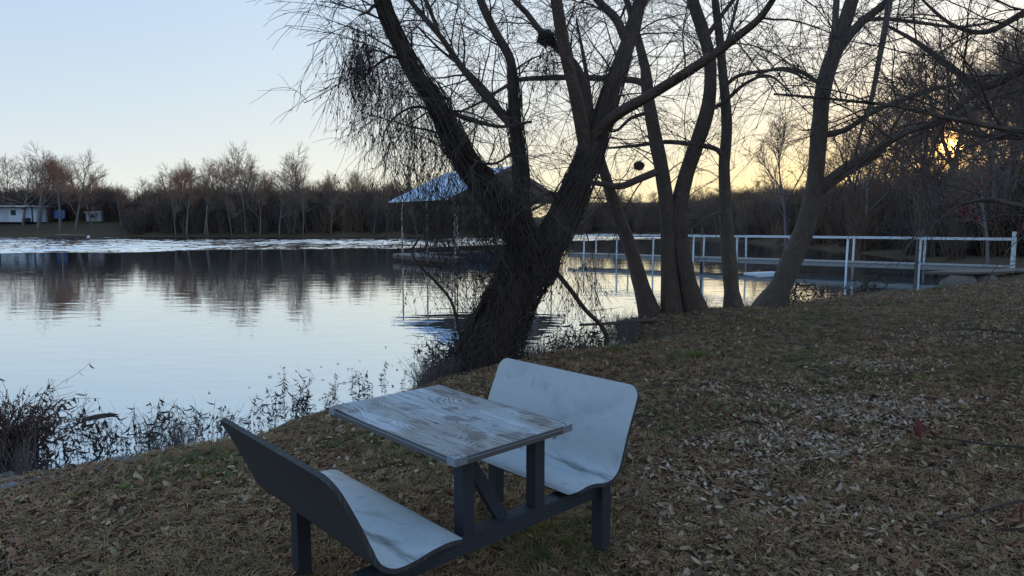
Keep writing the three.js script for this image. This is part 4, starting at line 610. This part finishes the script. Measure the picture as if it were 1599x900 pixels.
// ---------------------------------------------------------------- weeds at the water's edge
{
  const kinds = [0, 1, 2, 3, 4].map((k) => { const R = rng(200 + k), st = new GB(), lf = new GB(); for (let s = 0; s < 2 + (k % 3); s++) { const b = wander(R, V3((R() - 0.5) * 0.08, -0.12, (R() - 0.5) * 0.08), V3((R() - 0.5) * 0.7, 1, (R() - 0.5) * 0.7), 0.4 + 0.35 * R(), 0.0036, 0.0016, 7, 0.14, -0.15); st.tube(b.pts, b.rad, 4);
    for (let j = 0; j < 7; j++) { const p = along(b, 0.28 + 0.71 * R()); lf.leaf(p.at, V3((R() - 0.5) * 1.2, -0.7 - 0.4 * R(), (R() - 0.5) * 1.2).normalize(), randDir(R), 0.045 + 0.06 * R(), 0.009 + 0.009 * R(), 0.6 + 1.3 * R()); }
    for (let j = 0; j < 3; j++) { const p = along(b, 0.4 + 0.5 * R()), c = wander(R, p.at, spread(R, p.dir, 0.8), 0.1 + 0.15 * R(), 0.002, 0.001, 4, 0.25, -0.2); st.tube(c.pts, c.rad, 3); } } return [st.geo(), lf.geo()]; });
  const R = rng(210), weed = (px, py, s, label, group) => { const r = rayOf(px, py), k = EYE / -r.y, x = r.x * k, d = -r.z * k, t = thing('dried_weed', label, 'weed', [x, Math.max(0, groundH(x, d)), -d], R() * 6.28, group); t.scale.setScalar(s); const g = kinds[Math.floor(R() * 5)]; mesh('stem', g[0], M.vine, t); mesh('leaves', g[1], M.deadLeaf, t); };
  for (let k = 0; k < 58; k++) { const px = 20 + 350 * (k / 58) + (R() - 0.5) * 16, py = interp([[0, 742], [150, 712], [380, 690]], px) - 38 * R() ** 1.3; weed(px, py, (0.35 + 0.6 * R() ** 1.6) * interp([[0, 1], [250, 0.95], [380, 0.7]], px), (px < 150 ? 'dried weed with curled dark leaves next to the left-edge bush' : px < 265 ? 'dried weed with curled dark leaves beside the floating stick' : 'dried weed with curled dark leaves just left of the dark backrest'), 'curled weeds in the shallows on the left'); }
  for (let k = 0; k < 30; k++) { const px = 390 + 290 * R(), py = interp([[380, 690], [520, 640], [700, 588]], px) - 4 - 46 * R() ** 1.6; weed(px, py, 0.3 + 0.4 * R(), 'small dried weed in the water behind the tabletop', 'small weeds in the water behind the table'); }
  for (let k = 0; k < 40; k++) { const px = 850 + 120 * R(), py = interp([[850, 572], [1000, 548], [1020, 530]], px) - 2 - 22 * R(); weed(px, py, 0.5 + 0.6 * R(), 'dark dried weed between the vine-wrapped trunk and three-stemmed tree', 'weeds right of the vine-wrapped trunk'); }
  for (let k = 0; k < 30; k++) { const px = 668 + 60 * R(), py = 600 - 22 * R(); weed(px, py, 0.5 + 0.7 * R(), 'dark dried weed at the left foot of the vine-wrapped trunk', 'weeds left of the vine-wrapped trunk'); }
  for (let k = 0; k < 26; k++) { const px = 1225 + 150 * R(), py = interp([[1225, 487], [1380, 468]], px) - 4 * R(); weed(px, py, 0.7 + 0.9 * R(), 'dark dried weed on the bank right of the leaning trunk', 'weeds right of the leaning trunk'); }
  for (let k = 0; k < 12; k++) weed(968 + 34 * R(), 512 + 26 * R(), 0.35 + 0.4 * R(), 'dried weed on the dark cut bank below the three-stemmed tree', 'weeds below the three-stemmed tree');
  // dense bush at the left edge
  const bs = new GB(), bl = new GB(), t = thing('leafy_bush', 'dense dark brown bush at the left edge of the water', 'bush');
  const c0 = P(8, 700, 5.35); for (let i = 0; i < 320; i++) { const b = wander(R, V3(c0.x - 0.08 + (R() - 0.5) * 0.42, -0.05, c0.z + (R() - 0.5) * 0.4), V3((R() - 0.5) * 1.3, 0.9, (R() - 0.5) * 1.2), 0.35 + 0.45 * R(), 0.004, 0.0018, 7, 0.22, -0.3); bs.tube(b.pts, b.rad, 3); for (let j = 0; j < 9; j++) { const p = along(b, 0.25 + 0.74 * R()); bl.leaf(p.at, V3(R() - 0.5, -0.7, R() - 0.5).normalize(), randDir(R), 0.025 + 0.035 * R(), 0.008, 0.8); } }
  for (let i = 0; i < 16; i++) { const b = wander(R, V3(c0.x + 0.05, 0.25 + 0.2 * R(), c0.z + (R() - 0.5) * 0.4), V3(1, 0.6 * R(), (R() - 0.5)), 0.4 + 0.4 * R(), 0.003, 0.0014, 8, 0.2, -0.2); bs.tube(b.pts, b.rad, 3); for (let j = 0; j < 4; j++) { const p = along(b, 0.2 + 0.79 * R()); bl.leaf(p.at, V3(R() - 0.5, -0.9, R() - 0.5).normalize(), randDir(R), 0.03 + 0.03 * R(), 0.008, 0.8); } }
  mesh('stems', bs.geo(), M.vine, t); mesh('leaves', bl.geo(), std({ color: rgb(0.11, 0.058, 0.04), side: THREE.DoubleSide }), t);
  // upright dry stems along the waterline
  const g = new GB(); for (let i = 0; i < 14; i++) { const b = wander(R, V3((R() - 0.5) * 0.12, -0.06, (R() - 0.5) * 0.12), V3((R() - 0.5) * 0.6, 1, (R() - 0.5) * 0.6), 0.16 + 0.2 * R(), 0.0024, 0.001, 4, 0.14, -0.2); g.tube(b.pts, b.rad, 3); }
  const list = []; for (let i = 0; i < 2600; i++) { const seg = 4 + Math.floor(R() * 12), [ax, ad] = LAKE[seg], [bx, bd] = LAKE[seg + 1], q = R(); if (R() * 3.8 > Math.hypot(bx - ax, bd - ad)) continue; const o = (R() - 0.35) * 0.7, x = lerp(ax, bx, q) + o * 0.5, d = lerp(ad, bd, q) - o * 0.6; if (x > 1.2 && x < 2.9 && d > 9.9 && d < 14.2 && R() < 0.85) continue; if (noise(x * 1.3, d * 1.3, 230) < 0.42 + 0.03 * Math.max(0, 12 - d)) continue; list.push([place(x, Math.max(-0.01, groundH(x, d)), -d, lying(R, 0.4), (0.5 + 0.7 * R()) * (1 + 0.03 * d)), null]); }
  tag(copies('waterside_stems', g.geo(), M.twigGrey, list), 'thin dry stems fringing the waterline', 'stems', null, 'stuff');
  // litter floating on the water
  const fl = new GB(); fl.leaf(V3(-0.5, 0, 0), V3(1, 0, 0), V3(0, 0, -1), 1, 0.2, 0.08); const L2 = []; for (let i = 0; i < 150; i++) { const px = 300 + 760 * R() ** 0.7, py = interp([[300, 690], [520, 636], [700, 585], [1000, 540]], px) - 3 - 70 * R() ** 2.2, r = rayOf(px, py), k = EYE / -r.y, x = r.x * k, d = -r.z * k; if (shore(x, d) > -0.1) continue; L2.push([place(x, 0.004, -d, new THREE.Quaternion().setFromAxisAngle(V3(0, 1, 0), R() * 6.28), 0.03 + 0.05 * R()), null]); }
  tag(copies('floating_leaves', fl.geo(), M.deadLeaf, L2), 'dead leaves floating on the near water', 'leaves', null, 'stuff');
  stick('floating_stick', 'dark stick floating among the weeds on the left', [[128, 655, 6.6, 3], [150, 650, 6.65, 4], [172, 647, 6.7, 3], [184, 648, 6.7, 1.5]].map(([a, b, d, q]) => { const r = rayOf(a, b); return [a, b, (EYE - 0.01) / -r.y * -r.z, q]; }), M.bark, 0, 9);
}
// ---------------------------------------------------------------- rocks, twigs, saplings
{
  const R = rng(301), rockM = [std({ color: rgb(0.2, 0.19, 0.185), bumpMap: groundBump, bumpScale: 0.02 }), std({ color: rgb(0.27, 0.25, 0.24), bumpMap: groundBump, bumpScale: 0.02 })];
  const rocks = [0, 1, 2].map((k) => { const g = new THREE.IcosahedronGeometry(1, 4), p = g.attributes.position; for (let i = 0; i < p.count; i++) { const x = p.getX(i), y = p.getY(i), z = p.getZ(i), q = 0.75 + 0.5 * noise(x * 1.6 + k * 9, z * 1.6 + y * 1.3, 5) + 0.12 * noise(x * 6 + k, z * 6 + y * 4, 6); p.setXYZ(i, x * q, Math.max(-0.45, y * q * 0.55), z * q * 0.8); } g.deleteAttribute('normal'); g.computeVertexNormals(); return g; });
  const rock = (px, py, s, label, group) => { const r = rayOf(px, py), k = (EYE - 0.2) / -r.y, x = r.x * k, d = -r.z * k, o = mesh('shore_rock', rocks[Math.floor(R() * 3)], rockM[Math.floor(R() * 2)]); o.position.set(x, groundH(x, d) + s * 0.12, -d); o.rotation.y = R() * 6; o.scale.set(s * (0.9 + 0.5 * R()), s, s); tag(o, label, 'rock', group); };
  for (const [px, py, s] of [[5, 728, 0.06], [30, 742, 0.05], [62, 735, 0.045], [48, 760, 0.05], [12, 770, 0.06], [78, 748, 0.035], [120, 728, 0.04], [20, 752, 0.04], [2, 752, 0.055]]) rock(px, py, s, 'grey rock in the small pile at the lower left shore', 'rocks at the lower left shore');
  rock(187, 716, 0.06, 'pale rounded rock at the foot of the weeds, left of the bench back'); rock(214, 722, 0.05, 'flat pale rock just right of the rounded one by the weeds'); rock(156, 742, 0.045, 'small grey rock on the grass below the weeds'); rock(1010, 797, 0.03, 'pale crumpled lump on the grass right of the front bench leg'); rock(917, 817, 0.026, 'small white stone beside the right bench leg');
  const twig = (name, label, list, leaves, seed) => { const t = stick(name, label, list, M.barkGrey, 0, seed), Q = rng(seed); leaves.forEach(([px, py, d, dx, dy, len], k) => { const g = new GB(); g.leaf(P(px, py, d), V3(dx, dy, 0.3 * (Q() - 0.5)).normalize(), V3(dy, -dx, 0.5).normalize(), len, len * 0.17, 0.15); mesh('red_leaf', g.geo(), M.redLeaf, t); void k; }); return t; };
  twig('red_leaf_sapling', 'thin grey sapling twig ending in red leaves above the litter', [[1720, 800, 3.0, 5], [1690, 730, 3.0, 4.5], [1640, 704, 3.0, 4], [1590, 698, 3.0, 3.2], [1540, 694, 3.0, 2.6], [1500, 688, 3, 2.2], [1465, 684, 3, 1.6], [1438, 682, 3, 1]], [[1438, 684, 3, -0.5, 0.7, 0.075], [1437, 680, 3, -0.15, 1, 0.085], [1440, 682, 3, -0.25, -0.8, 0.06], [1466, 684, 3, -0.7, 0.5, 0.06], [1440, 680, 3, 0.5, 0.4, 0.05]], 41);
  twig('bare_sapling', 'bare grey twig curving in low at the right edge', [[1760, 760, 2.6, 6], [1680, 768, 2.6, 4.5], [1620, 778, 2.6, 3.6], [1570, 788, 2.6, 3], [1525, 802, 2.6, 2.4], [1480, 813, 2.6, 1.6], [1425, 818, 2.6, 0.8]], [[1598, 786, 2.6, 0.1, -1, 0.08], [1590, 792, 2.6, -0.3, -1, 0.06], [1606, 790, 2.6, 0.3, -0.9, 0.07]], 42);
  twig('thin_sapling', 'short thin twig under the curving grey twig at right', [[1760, 800, 2.5, 4], [1680, 818, 2.5, 3], [1610, 824, 2.5, 2], [1550, 828, 2.5, 1]], [], 43);
  twig('bank_twig', 'long pale twig lying on the upper bank at right', [[1478, 516, 7.6, 1], [1520, 514, 7.6, 2], [1560, 517, 7.7, 2.5], [1620, 523, 7.7, 3]], [[1592, 505, 7.7, 0.2, -1, 0.09]], 44);
}
renderer.render(scene, camera);
